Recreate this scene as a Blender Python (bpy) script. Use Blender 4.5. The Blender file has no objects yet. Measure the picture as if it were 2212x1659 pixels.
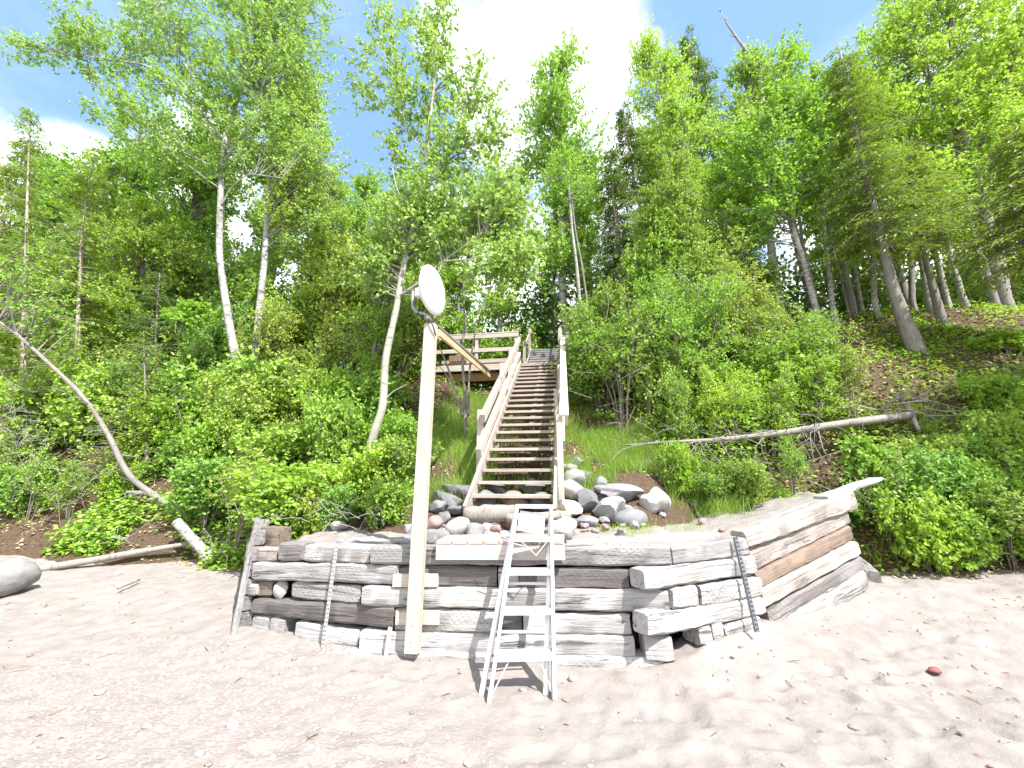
import bpy, math, random
import numpy as np
from mathutils import Vector, Matrix, Quaternion

# ------------------------------------------------------------------ camera, sky, sun, exposure
SC = bpy.context.scene
COL = SC.collection
F, CX, CY = 830.5, 1106.0, 829.5          # working frame of 2212 x 1659
PITCH, PSI, CAMZ = math.radians(14), math.radians(8.1), 1.7
cd = bpy.data.cameras.new('camera'); cam = bpy.data.objects.new('camera', cd); COL.objects.link(cam)
cd.sensor_fit = 'HORIZONTAL'; cd.sensor_width = 36.0; cd.lens = 36.0 * F / 2212.0
cd.clip_start = 0.05; cd.clip_end = 2000
cam.location = (0, 0, CAMZ)
cam.rotation_euler = (math.pi / 2 + PITCH, 0, PSI)
SC.camera = cam

SUN_AZ = math.radians(134.0); SUN_EL = math.radians(52)
TO_SUN = Vector((math.sin(SUN_AZ) * math.cos(SUN_EL), math.cos(SUN_AZ) * math.cos(SUN_EL), math.sin(SUN_EL)))
sl = bpy.data.lights.new('sun', 'SUN'); sun = bpy.data.objects.new('sun', sl); COL.objects.link(sun)
sl.energy = 4.5; sl.angle = math.radians(0.5); sl.color = (1.0, 0.965, 0.92)
sun.rotation_euler = (-TO_SUN).to_track_quat('-Z', 'Y').to_euler()
sun.location = (6, -6, 20)

SC.view_settings.view_transform = 'Standard'
SC.view_settings.look = 'None'
SC.view_settings.exposure = 1.3
SC.view_settings.gamma = 1.0
SC.cycles.max_bounces = 7; SC.cycles.diffuse_bounces = 3; SC.cycles.glossy_bounces = 2
SC.cycles.transmission_bounces = 4; SC.cycles.use_denoising = True
SC.cycles.caustics_reflective = False; SC.cycles.caustics_refractive = False


def ray(x, y):
    u = (x - CX) / F; v = (y - CY) / F
    dz = math.sin(PITCH) - v * math.cos(PITCH); dy = math.cos(PITCH) + v * math.sin(PITCH)
    return np.array([u * math.cos(PSI) - dy * math.sin(PSI), u * math.sin(PSI) + dy * math.cos(PSI), dz])


def atY(x, y, Y):
    r = ray(x, y); return r * (Y / r[1]) + np.array([0, 0, CAMZ])


def atZ(x, y, Z):
    r = ray(x, y); return r * ((Z - CAMZ) / r[2]) + np.array([0, 0, CAMZ])


def on_plane(x, y, a, b, off=0.0):
    """ray hit with the vertical plane through plan points a, b (off = metres toward the viewer)"""
    a = np.array(a); b = np.array(b); d = (b - a) / np.linalg.norm(b - a)
    n = np.array([-d[1], d[0]])
    if n[1] > 0: n = -n
    a = a + n * off
    r = ray(x, y); t = (a @ n) / (r[:2] @ n)
    return r * t + np.array([0, 0, CAMZ])


# ---- node helpers
class NT:
    def __init__(s, tree):
        s.t = tree; s.n = tree.nodes; s.l = tree.links
    def new(s, typ, **kw):
        n = s.n.new(typ)
        for k, v in kw.items():
            setattr(n, k, v)
        return n
    def set(s, sock, v):
        if hasattr(v, 'is_output'): s.l.new(v, sock)
        else: sock.default_value = v
    def math(s, op, a, b=0.0, clamp=False):
        n = s.new('ShaderNodeMath', operation=op, use_clamp=clamp)
        s.set(n.inputs[0], a); s.set(n.inputs[1], b); return n.outputs[0]
    def noise(s, vec, scale, detail=3, rough=0.55, dist=0.0):
        n = s.new('ShaderNodeTexNoise'); s.l.new(vec, n.inputs['Vector'])
        n.inputs['Scale'].default_value = scale; n.inputs['Detail'].default_value = detail
        n.inputs['Roughness'].default_value = rough; n.inputs['Distortion'].default_value = dist
        return n.outputs['Fac']
    def ramp(s, fac, stops, interp='LINEAR'):
        n = s.new('ShaderNodeValToRGB'); n.color_ramp.interpolation = interp
        e = n.color_ramp.elements
        while len(e) < len(stops): e.new(0.5)
        for el, (p, c) in zip(e, stops):
            el.position = p; el.color = c if len(c) == 4 else (*c, 1)
        s.l.new(fac, n.inputs[0]); return n.outputs[0]
    def mapr(s, v, a, b, c, d, smooth=False):
        n = s.new('ShaderNodeMapRange', clamp=True)
        if smooth: n.interpolation_type = 'SMOOTHSTEP'
        s.set(n.inputs[0], v)
        for i, q in enumerate((a, b, c, d)): n.inputs[i + 1].default_value = q
        return n.outputs[0]
    def mix(s, fac, a, b, blend='MIX'):
        n = s.new('ShaderNodeMix', data_type='RGBA', blend_type=blend)
        s.set(n.inputs[0], fac)
        for sock, v in ((n.inputs[6], a), (n.inputs[7], b)):
            if isinstance(v, tuple) and len(v) == 3: v = (*v, 1)
            s.set(sock, v)
        return n.outputs[2]
    def mapping(s, vec, scale=(1, 1, 1), loc=(0, 0, 0)):
        n = s.new('ShaderNodeMapping'); s.l.new(vec, n.inputs[0])
        n.inputs['Scale'].default_value = scale; n.inputs['Location'].default_value = loc
        return n.outputs[0]
    def bump(s, h, strength=0.5, dist=0.01):
        n = s.new('ShaderNodeBump'); s.l.new(h, n.inputs['Height'])
        n.inputs['Strength'].default_value = strength; n.inputs['Distance'].default_value = dist
        return n.outputs[0]


# ---- sky with clouds
w = bpy.data.worlds.new('World'); SC.world = w; w.use_nodes = True
N = NT(w.node_tree); N.n.clear()
sky = N.new('ShaderNodeTexSky', sky_type='NISHITA', sun_disc=False)
sky.sun_elevation = SUN_EL; sky.sun_rotation = SUN_AZ; sky.air_density = 1.0; sky.dust_density = 0.6; sky.ozone_density = 2.0
tc = N.new('ShaderNodeTexCoord').outputs['Generated']
cn = N.noise(N.mapping(tc, (1, 1, 1.6)), 3.4, 6, 0.58, 0.3)
mask = None
def cloud(px, py, inner, outer, gain):
    global mask
    d = ray(px, py); d = d / np.linalg.norm(d)
    vd = N.new('ShaderNodeVectorMath', operation='DOT_PRODUCT'); N.l.new(tc, vd.inputs[0]); vd.inputs[1].default_value = tuple(d)
    m = N.math('MULTIPLY', N.mapr(vd.outputs['Value'], math.cos(math.radians(outer)), math.cos(math.radians(inner)), 0, 1, True), gain)
    mask = m if mask is None else N.math('MAXIMUM', mask, m)
cloud(1210, 110, 2, 13.5, 1.0); cloud(1120, 290, 3, 11, .95); cloud(1000, 60, 1, 7, .55); cloud(1345, 290, 1, 6, .75); cloud(1385, 110, .5, 4, .6)
cloud(-60, 300, 2, 10, .45); cloud(2270, 90, 4, 14, .9); cloud(1300, 570, 8, 20, .9); cloud(1950, 480, 6, 18, .7); cloud(500, 500, 5, 16, .6); cloud(1000, 640, 8, 20, 1.0); cloud(150, 520, 5, 14, .8)
def fill_cloud(d, inner, outer, gain):
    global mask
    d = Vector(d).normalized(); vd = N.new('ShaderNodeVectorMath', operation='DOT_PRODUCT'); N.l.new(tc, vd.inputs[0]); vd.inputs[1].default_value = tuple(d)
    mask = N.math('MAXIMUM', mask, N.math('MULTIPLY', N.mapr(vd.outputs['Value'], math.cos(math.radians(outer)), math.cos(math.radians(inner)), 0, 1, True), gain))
fill_cloud((-.6, -.75, .45), 25, 55, 1.0); fill_cloud((.9, -.1, .35), 12, 35, .9); fill_cloud((.1, -.9, .3), 10, 40, 1.0); fill_cloud((0, -.35, 1), 10, 32, .8)  # unseen clouds beside, behind and above the camera, added to lift the shadows
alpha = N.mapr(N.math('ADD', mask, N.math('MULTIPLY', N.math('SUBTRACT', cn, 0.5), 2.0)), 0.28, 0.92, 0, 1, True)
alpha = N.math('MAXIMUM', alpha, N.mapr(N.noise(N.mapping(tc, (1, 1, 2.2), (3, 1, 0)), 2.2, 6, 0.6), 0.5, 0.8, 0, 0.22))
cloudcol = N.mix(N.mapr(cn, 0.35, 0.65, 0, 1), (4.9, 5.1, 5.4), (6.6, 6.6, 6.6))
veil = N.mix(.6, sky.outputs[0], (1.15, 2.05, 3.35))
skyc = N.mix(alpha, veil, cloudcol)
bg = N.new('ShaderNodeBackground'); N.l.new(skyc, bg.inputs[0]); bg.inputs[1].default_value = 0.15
wo = N.new('ShaderNodeOutputWorld'); N.l.new(bg.outputs[0], wo.inputs[0])

# ------------------------------------------------------------------ mesh helpers
class MB:
    def __init__(s): s.v = []; s.f = {}; s.n = 0
    def add(s, V, Fc):
        V = np.asarray(V, float).reshape(-1, 3); Fc = np.asarray(Fc, int)
        s.f.setdefault(Fc.shape[1], []).append(Fc + s.n); s.v.append(V); s.n += len(V)
    def poly(s, V):
        s.add(V, np.arange(len(V))[None, :])
    def tube(s, P, R, n=6, cap=True, rough=0.0, rng=None):
        P = np.asarray(P, float); R = np.broadcast_to(np.asarray(R, float), (len(P),))
        T = np.gradient(P, axis=0); T /= np.linalg.norm(T, axis=1)[:, None] + 1e-9
        ref = np.array([0, 0, 1.0]) if abs(T[:, 2]).mean() < 0.8 else np.array([1.0, 0, 0])
        A = np.cross(T, ref); A /= np.linalg.norm(A, axis=1)[:, None] + 1e-9
        B = np.cross(T, A)
        th = np.linspace(0, 2 * np.pi, n, endpoint=False)
        rr = R[:, None] * (1 + (rng.normal(0, rough, (len(P), n)) if rough and rng is not None else np.zeros((len(P), n))))
        V = P[:, None, :] + rr[..., None] * (np.cos(th)[None, :, None] * A[:, None, :] + np.sin(th)[None, :, None] * B[:, None, :])
        m = len(P); i = np.arange(m - 1)[:, None] * n; j = np.arange(n)[None, :]; k = (j + 1) % n
        Q = np.stack([i + j, i + k, i + n + k, i + n + j], -1).reshape(-1, 4)
        base = s.n
        s.add(V.reshape(-1, 3), Q)
        if cap:
            s.f.setdefault(n, []).append(np.array([[base + q for q in range(n)][::-1]])); s.f[n].append(np.array([[base + (m - 1) * n + q for q in range(n)]]))
    def leaves(s, P, D, Nn, L, W, hexa=False, fold=0.12):
        P = np.asarray(P); n = len(P)
        D = D / (np.linalg.norm(D, axis=1)[:, None] + 1e-9)
        S = np.cross(D, Nn); S /= np.linalg.norm(S, axis=1)[:, None] + 1e-9
        U = np.cross(S, D); L = np.broadcast_to(L, (n,))[:, None]; W = np.broadcast_to(W, (n,))[:, None]
        if hexa:
            V = np.stack([P, P + D * L * .28 + S * W * .48 + U * W * fold, P + D * L * .66 + S * W * .40 + U * W * fold, P + D * L - U * W * fold,
                          P + D * L * .66 - S * W * .40 + U * W * fold, P + D * L * .28 - S * W * .48 + U * W * fold], 1)
            b = np.arange(n)[:, None] * 6
            Q = np.concatenate([b + np.array([[0, 1, 2, 3]]), b + np.array([[0, 3, 4, 5]])])
        else:
            V = np.stack([P, P + D * L * .45 + S * W * .5 + U * W * fold, P + D * L, P + D * L * .45 - S * W * .5 + U * W * fold], 1)
            Q = np.arange(n * 4).reshape(n, 4)
        s.add(V.reshape(-1, 3), Q)
    def mesh(s, name, origin=(0, 0, 0), smooth=False):
        me = bpy.data.meshes.new(name)
        V = np.concatenate(s.v) - np.asarray(origin, float)[None, :]
        me.vertices.add(len(V)); me.vertices.foreach_set('co', V.astype(np.float32).ravel())
        loops = []; starts = []; tot = 0
        for k, fl in s.f.items():
            A = np.concatenate(fl); loops.append(A.ravel()); starts.append(tot + np.arange(len(A)) * k); tot += A.size
        loops = np.concatenate(loops).astype(np.int32); starts = np.concatenate(starts).astype(np.int32)
        me.loops.add(len(loops)); me.loops.foreach_set('vertex_index', loops)
        me.polygons.add(len(starts)); me.polygons.foreach_set('loop_start', starts)
        me.polygons.foreach_set('use_smooth', np.full(len(starts), smooth))
        me.update(calc_edges=True); me.validate()
        return me
    def build(s, name, mat, parent=None, origin=(0, 0, 0), smooth=False, color=None):
        me = s.mesh(name, origin, smooth); me.materials.append(mat)
        o = bpy.data.objects.new(name, me); COL.objects.link(o)
        if parent is not None: o.parent = parent
        else: o.location = origin
        if color is not None: o.color = (*color, 1)
        return o


def thing(name, label, cat, loc=(0, 0, 0), group=None):
    o = bpy.data.objects.new(name, None); COL.objects.link(o); o.location = tuple(loc); o.empty_display_size = 0.2
    o['label'] = label; o['category'] = cat
    if group: o['group'] = group
    return o


def tag(o, label, cat, group=None):
    o['label'] = label; o['category'] = cat
    if group: o['group'] = group
    return o


def kind(o, k, label=None):
    o['kind'] = k
    if label: o['label'] = label
    return o


def beam(name, p0, p1, w, h, mat, color=(.5, .5, .5), parent=None, up=(0, 0, 1), ch=0.004, profile=None, wear=0.0, seed=0, seg=None, h1=None):
    """a bar with its own frame: X along it, Z toward `up`; w across (Y), h along Z"""
    p0 = Vector(p0); p1 = Vector(p1); X = (p1 - p0); L = X.length; X.normalize()
    Z = Vector(up); Y = Z.cross(X); Y.normalize(); Z = X.cross(Y)
    M = Matrix((X, Y, Z)).transposed().to_4x4(); M.translation = (p0 + p1) / 2
    if profile is None:
        a, b = w / 2, h / 2
        profile = [(-a + ch, -b), (a - ch, -b), (a, -b + ch), (a, b - ch), (a - ch, b), (-a + ch, b), (-a, b - ch), (-a, -b + ch)]
    rg = np.random.default_rng(seed)
    pr = np.array(profile); n = len(pr)
    ns = seg or max(2, int(L / 0.35) + 1)
    if wear: ns = max(ns, int(L / 0.09) + 2)
    xs = np.linspace(-L / 2, L / 2, ns + 1)
    V = np.zeros((ns + 1, n, 3)); V[:, :, 0] = xs[:, None]; V[:, :, 1:] = pr[None]
    if h1 is not None:
        V[:, :, 2] *= np.linspace(1, h1 / h, ns + 1)[:, None]
    if wear:
        lo = rg.normal(0, 1, (ns + 1, n)); lo = (lo + np.roll(lo, 1, 0) + np.roll(lo, -1, 0)) / 1.7
        V[:, :, 1] += lo * wear * .6; V[:, :, 2] += rg.normal(0, wear * .5, (ns + 1, n)) + (lo.mean(1) * wear)[:, None]
        for e, sg in ((0, 1), (ns, -1)):
            V[e, :, 1:] *= 0.93; V[e, :, 0] += sg * rg.uniform(-.4, .8, n) * wear * 1.6
    m = MB(); i = np.arange(ns)[:, None] * n; j = np.arange(n)[None, :]; k = (j + 1) % n
    m.add(V.reshape(-1, 3), np.stack([i + j, i + n + j, i + n + k, i + k], -1).reshape(-1, 4)[:, ::-1])
    m.f.setdefault(n, []).append(np.array([list(range(n))[::-1]])); m.f[n].append(np.array([[ns * n + q for q in range(n)]]))
    me = m.mesh(name); me.materials.append(mat)
    if wear:
        me.polygons.foreach_set('use_smooth', np.array([len(p.vertices) == 4 for p in me.polygons]))
        me.set_sharp_from_angle(angle=math.radians(38)) if hasattr(me, 'set_sharp_from_angle') else None
    o = bpy.data.objects.new(name, me); COL.objects.link(o); o.color = (*color, 1)
    if parent is not None:
        o.parent = parent; o.matrix_local = Matrix.Translation(-Vector(parent.location)) @ M
    else:
        o.matrix_local = M
    return o


def rock_mesh(rng, r=(1, 1, 1), rough=0.16, sub=3, flat=0):
    import bmesh
    bm = bmesh.new(); bmesh.ops.create_icosphere(bm, subdivisions=sub, radius=1)
    ks = rng.normal(0, 1, (13, 3)); ks /= np.linalg.norm(ks, axis=1)[:, None]; cut = rng.uniform(.5, .88, 13)
    ph = rng.uniform(0, 6, (4, 3)); fr = rng.uniform(1.5, 3.5, (4, 3))
    for v in bm.verts:
        p = np.array(v.co)
        if flat:
            for q, c in zip(ks, cut):
                d = p @ q
                if d > c: p = p - q * (d - c) * flat
        nz = sum(math.sin(fr[a] @ p * 1.3 + ph[a, 0]) for a in range(4)) / 4
        p = p * (1 + rough * nz + (rng.normal(0, .02) if flat else 0))
        v.co = p * np.array(r)
    for f in bm.faces: f.smooth = True
    me = bpy.data.meshes.new('rock'); bm.to_mesh(me); bm.free()
    if flat > .6: me.set_sharp_from_angle(angle=math.radians(24))
    return me


# ------------------------------------------------------------------ materials
def new_mat(name):
    m = bpy.data.materials.new(name); m.use_nodes = True
    n = NT(m.node_tree); n.n.clear()
    b = n.new('ShaderNodeBsdfPrincipled'); o = n.new('ShaderNodeOutputMaterial'); n.l.new(b.outputs[0], o.inputs[0])
    b.inputs['Specular IOR Level'].default_value = 0.3
    return m, n, b


def wood_mat(name, contrast=0.5, crack=0.5, scale=1.0, incise=False, bump=0.6, rough=0.85):
    """weathered wood; grain along the local X axis, tint from the object's colour"""
    m, n, b = new_mat(name)
    oc = n.new('ShaderNodeTexCoord').outputs['Object']; oi = n.new('ShaderNodeObjectInfo')
    off = n.new('ShaderNodeCombineXYZ'); n.l.new(n.math('MULTIPLY', oi.outputs['Random'], 37.0), off.inputs[0]); n.l.new(n.math('MULTIPLY', oi.outputs['Random'], 11.0), off.inputs[1])
    va = n.new('ShaderNodeVectorMath', operation='ADD'); n.l.new(oc, va.inputs[0]); n.l.new(off.outputs[0], va.inputs[1]); vec = va.outputs[0]
    g = n.noise(n.mapping(vec, (1.6 * scale, 34 * scale, 34 * scale)), 1.0, 4, .6, .4)
    g2 = n.noise(n.mapping(vec, (6 * scale, 120 * scale, 120 * scale)), 1.0, 2, .6)
    blot = n.noise(n.mapping(vec, (1.3, 5, 5)), 1.6 * scale, 4, .62, .6)
    ck = n.noise(n.mapping(vec, (1.0 * scale, 19 * scale, 19 * scale)), 1.0, 5, .65, .8)
    ckm = n.mapr(ck, 0.33, 0.41, 1, 0)
    val = n.math('ADD', n.math('MULTIPLY', n.math('SUBTRACT', g, .5), 1.5 * contrast), n.math('MULTIPLY', n.math('SUBTRACT', g2, .5), .9 * contrast))
    val = n.math('ADD', n.math('ADD', val, n.math('MULTIPLY', n.math('SUBTRACT', blot, .5), 1.5 * contrast)), 1.0)
    mul = n.new('ShaderNodeVectorMath', operation='SCALE'); n.l.new(oi.outputs['Color'], mul.inputs[0]); n.l.new(val, mul.inputs['Scale'])
    c = mul.outputs[0]
    stain = n.mapr(n.noise(n.mapping(vec, (2.2, 7, 7)), 1.1, 4, .6), .56, .72, 0, .45 * contrast)
    c = n.mix(stain, c, (.20, .14, .10))
    c = n.mix(n.math('MULTIPLY', ckm, crack), c, (.05, .04, .035))
    hgt = n.math('SUBTRACT', n.math('ADD', g, n.math('MULTIPLY', g2, .4)), n.math('MULTIPLY', ckm, 1.6 * crack))
    if incise:
        sp = n.new('ShaderNodeSeparateXYZ'); n.l.new(oc, sp.inputs[0])
        row = n.math('FLOOR', n.math('MULTIPLY', sp.outputs[2], 38.0))
        fx = n.math('FRACT', n.math('ADD', n.math('MULTIPLY', sp.outputs[0], 15.0), n.math('MULTIPLY', row, .37)))
        fz = n.math('FRACT', n.math('MULTIPLY', sp.outputs[2], 38.0))
        d = n.math('MULTIPLY', n.math('LESS_THAN', fx, .26), n.math('MULTIPLY', n.math('GREATER_THAN', fz, .35), n.math('LESS_THAN', fz, .62)))
        d = n.math('MULTIPLY', d, n.math('GREATER_THAN', oi.outputs['Random'], .55))
        d = n.math('MULTIPLY', d, n.mapr(n.noise(vec, 3.0, 2), .42, .6, 0, 1))
        c = n.mix(n.math('MULTIPLY', d, .7), c, (.09, .075, .065)); hgt = n.math('SUBTRACT', hgt, n.math('MULTIPLY', d, 1.2))
    n.l.new(c, b.inputs['Base Color']); b.inputs['Roughness'].default_value = rough
    n.l.new(n.bump(hgt, bump, .012), b.inputs['Normal'])
    return m


def leaf_mat(name, c0, c1, c2, trans=0.45, var=0.25):
    m = bpy.data.materials.new(name); m.use_nodes = True
    n = NT(m.node_tree); n.n.clear()
    c0, c1, c2 = [(q[0] * .94, q[1] * 1.05, q[2] * .8) for q in (c0, c1, c2)]
    geo = n.new('ShaderNodeNewGeometry'); oi = n.new('ShaderNodeObjectInfo')
    c = n.ramp(geo.outputs['Random Per Island'], [(0, c0), (.45, c1), (1, c2)])
    hs = n.new('ShaderNodeHueSaturation'); n.l.new(c, hs.inputs['Color'])
    n.l.new(n.mapr(oi.outputs['Random'], 0, 1, .5 - .018, .5 + .012), hs.inputs['Hue']); n.l.new(n.mapr(oi.outputs['Random'], 0, 1, 1 + var, 1 - var), hs.inputs['Value'])
    c = hs.outputs[0]
    d = n.new('ShaderNodeBsdfDiffuse'); n.l.new(c, d.inputs[0])
    t = n.new('ShaderNodeBsdfTranslucent'); n.l.new(n.mix(.5, c, (.38, .56, .05), 'MIX'), t.inputs[0])
    mx = n.new('ShaderNodeMixShader'); mx.inputs[0].default_value = trans; n.l.new(d.outputs[0], mx.inputs[1]); n.l.new(t.outputs[0], mx.inputs[2])
    g = n.new('ShaderNodeBsdfGlossy'); g.inputs['Roughness'].default_value = .5; g.inputs[0].default_value = (1, 1, 1, 1)
    m2 = n.new('ShaderNodeMixShader'); m2.inputs[0].default_value = .035; n.l.new(mx.outputs[0], m2.inputs[1]); n.l.new(g.outputs[0], m2.inputs[2])
    o = n.new('ShaderNodeOutputMaterial'); n.l.new(m2.outputs[0], o.inputs[0])
    return m


def bark_mat(name, light, dark, marks=.5, vertical=False, patch=0.5):
    m, n, b = new_mat(name)
    oc = n.new('ShaderNodeTexCoord').outputs['Object']
    if vertical:
        a = n.noise(n.mapping(oc, (28, 28, 3.0)), 1.0, 4, .6, .5)
    else:
        a = n.noise(n.mapping(oc, (5, 5, 20)), 1.0, 4, .6, .3)
    big = n.noise(oc, 2.2, 4, .6)
    mk = n.mapr(a, .5 + .12 * (1 - marks), .66, 0, 1)
    c = n.mix(n.math('MULTIPLY', mk, .8), light, dark)
    c = n.mix(n.mapr(big, .50, .7, 0, patch), c, dark)
    n.l.new(c, b.inputs['Base Color']); b.inputs['Roughness'].default_value = .85
    n.l.new(n.bump(a, .5, .01), b.inputs['Normal'])
    return m


def plain(name, c, rough=.5, metal=0.0, noise=.15, scale=20):
    m, n, b = new_mat(name)
    oc = n.new('ShaderNodeTexCoord').outputs['Object']
    v = n.noise(oc, scale, 4, .6)
    n.l.new(n.mix(n.mapr(v, .35, .7, 0, 1), tuple(x * (1 + noise) for x in c), tuple(x * (1 - noise) for x in c)), b.inputs['Base Color'])
    b.inputs['Roughness'].default_value = rough; b.inputs['Metallic'].default_value = metal
    n.l.new(n.bump(v, .08, .004), b.inputs['Normal'])
    return m


def stone_mat():
    m, n, b = new_mat('stone')
    oc = n.new('ShaderNodeTexCoord').outputs['Object']; oi = n.new('ShaderNodeObjectInfo')
    va = n.new('ShaderNodeVectorMath', operation='ADD'); n.l.new(oc, va.inputs[0]); n.l.new(oi.outputs['Location'], va.inputs[1]); v = va.outputs[0]
    a = n.noise(v, 9, 6, .7); sp = n.noise(v, 60, 4, .75); li = n.noise(v, 5, 5, .7, .6)
    val = n.math('ADD', .35, n.math('ADD', n.math('MULTIPLY', a, .75), n.math('MULTIPLY', sp, .55)))
    s = n.new('ShaderNodeVectorMath', operation='SCALE'); n.l.new(oi.outputs['Color'], s.inputs[0]); n.l.new(val, s.inputs['Scale'])
    c = n.mix(n.mapr(li, .6, .72, 0, .45), s.outputs[0], (.45, .44, .40))
    n.l.new(c, b.inputs['Base Color']); b.inputs['Roughness'].default_value = .9
    n.l.new(n.bump(n.math('ADD', a, n.math('MULTIPLY', sp, .5)), .5, .015), b.inputs['Normal'])
    return m


M_timber = wood_mat('weathered_timber', .6, .65, 1.0, True, .9)
M_lumber = wood_mat('grey_lumber', .42, .35, 1.5, False, .35)
M_new = wood_mat('pale_lumber', .42, .35, 1.6, False, .22, .7)
M_drift = wood_mat('driftwood', .4, .4, 1.4, False, .5)
M_stone = stone_mat()
M_alu = plain('white_aluminium', (.66, .67, .68), .38, .25, .04, 8)
M_white = plain('white_plastic', (.76, .76, .78), .35, 0, .02, 6)
M_steel = plain('galvanised_steel', (.24, .25, .265), .5, .6, .25, 30)
M_rustw = plain('white_painted_steel', (.40, .39, .39), .6, .2, .2, 30)
M_black = plain('black_cable', (.03, .03, .03), .6)
M_rope = plain('pale_rope', (.6, .58, .52), .9, 0, .2, 60)
M_teal = plain('teal_rope', (.06, .42, .36), .9, 0, .2, 60)
M_grass = leaf_mat('grass_blades', (.19, .32, .04), (.31, .44, .08), (.45, .54, .16), .35)
M_birch = bark_mat('birch_bark', (.37, .36, .33), (.055, .048, .042), .85, False, .7)
M_aspen = bark_mat('aspen_bark', (.36, .355, .30), (.12, .11, .09), .35, False, .35)
M_grey = bark_mat('grey_bark', (.235, .215, .195), (.09, .078, .068), .7, True, .5)
M_cedar = bark_mat('cedar_bark', (.36, .30, .25), (.15, .11, .09), .8, True, .4)
M_dead = bark_mat('bleached_dead_wood', (.28, .255, .23), (.11, .095, .082), .6, True, .5)
M_twig = bark_mat('twig_bark', (.22, .19, .15), (.11, .09, .07), .6, True, .4)
L_aspen = leaf_mat('aspen_leaf', (.21, .35, .055), (.33, .48, .09), (.47, .59, .17), .45, .12)
L_poplar = leaf_mat('poplar_leaf', (.19, .31, .06), (.31, .45, .11), (.46, .58, .20), .45, .1)
L_birch = leaf_mat('birch_leaf', (.21, .38, .035), (.34, .52, .055), (.48, .62, .095), .5, .15)
L_maple = leaf_mat('maple_leaf', (.14, .32, .02), (.25, .46, .035), (.38, .56, .06), .5, .15)
L_yellow = leaf_mat('young_yellow_leaf', (.20, .32, .03), (.31, .43, .045), (.43, .52, .07), .5, .1)
L_cedar = leaf_mat('cedar_spray', (.12, .19, .035), (.21, .29, .055), (.33, .37, .09), .25, .2)
L_ycedar = leaf_mat('pale_cedar_spray', (.19, .29, .05), (.29, .40, .075), (.41, .48, .11), .3, .15)
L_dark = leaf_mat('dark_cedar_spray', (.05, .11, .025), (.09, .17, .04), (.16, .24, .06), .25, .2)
L_shrub = leaf_mat('shrub_leaf', (.14, .28, .03), (.24, .41, .055), (.38, .52, .11), .4, .15)
L_wood = leaf_mat('shaded_wood_leaf', (.04, .13, .012), (.085, .21, .02), (.15, .30, .04), .4, .1)  # canopy shade put into the colour as a darker leaf green
L_alder = leaf_mat('alder_leaf', (.20, .31, .04), (.32, .42, .065), (.45, .50, .13), .4, .15)
L_big = leaf_mat('broad_pale_leaf', (.17, .33, .04), (.27, .44, .06), (.40, .54, .10), .5, .08)

# ------------------------------------------------------------------ terrain
rs = np.random.default_rng(7)
_g = {}
def vnoise(x, y, scale, seed=0):
    """smooth value noise in 2-D"""
    if seed not in _g: _g[seed] = np.random.default_rng(1000 + seed).uniform(-1, 1, (256, 256))
    G = _g[seed]; x = np.asarray(x, float) * scale + 40; y = np.asarray(y, float) * scale + 40
    i = np.floor(x).astype(int); j = np.floor(y).astype(int); fx = x - i; fy = y - j
    fx = fx * fx * (3 - 2 * fx); fy = fy * fy * (3 - 2 * fy)
    a = G[i % 256, j % 256]; b = G[(i + 1) % 256, j % 256]; c = G[i % 256, (j + 1) % 256]; d = G[(i + 1) % 256, (j + 1) % 256]
    return (a * (1 - fx) + b * fx) * (1 - fy) + (c * (1 - fx) + d * fx) * fy


WALL = np.array([(-3.70, 4.52), (-1.80, 4.14), (.92, 4.16), (2.12, 5.02), (3.97, 6.10)])
def sand_base(x, y):
    t = np.clip(np.asarray(y, float) - 4.2, 0, 6)
    z = .06 * t ** 1.2 + .10 * np.clip(np.asarray(x, float) - 2.2, 0, 6) * np.clip((np.asarray(y) - 4.2) / 1.8, 0, 1) + .03 * np.clip(-np.asarray(x, float) - 3, 0, 8) * np.clip((np.asarray(y) - 3.5) / 2, 0, 1)
    return z


_fr = np.random.default_rng(5); FOOT = []
for _k in range(34):                                   # tracks of single steps wandering over the beach
    fx, fy, fa = _fr.uniform(-1.2, 5.5), _fr.uniform(1.7, 5.2), _fr.uniform(0, 6.28)
    for _j in range(_fr.integers(4, 8)):
        FOOT.append((fx + (-1) ** _j * .09 * -math.sin(fa), fy + (-1) ** _j * .09 * math.cos(fa), fa + _fr.normal(0, .15), _fr.uniform(.6, 1.15)))
        fx += .42 * math.cos(fa); fy += .42 * math.sin(fa); fa += _fr.normal(0, .12)
FOOT = [f for f in FOOT if -2 < f[0] < 7 and 1.4 < f[1] < np.interp(f[0], [-3.7, .9, 2.1, 3.97, 7], [4.2, 3.85, 4.5, 5.7, 5.9])]
def prints(x, y):
    x = np.asarray(x, float); y = np.asarray(y, float); z = np.zeros(np.broadcast(x, y).shape)
    for (fx, fy, fa, k) in FOOT:
        dx = x - fx; dy = y - fy; m = (np.abs(dx) < .45) & (np.abs(dy) < .45)
        if not np.any(m): continue
        dx = dx[m] if dx.ndim else dx; dy = dy[m] if dy.ndim else dy
        u = dx * math.cos(fa) + dy * math.sin(fa); v = -dx * math.sin(fa) + dy * math.cos(fa); q = (u / .14) ** 2 + (v / .062) ** 2
        h = k * (-.024 * np.exp(-q ** 1.3) + .010 * np.exp(-(np.sqrt(q) - 1.55) ** 2 / .12))
        if z.ndim: z[m] += h
        else: z = z + h
    return z
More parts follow.
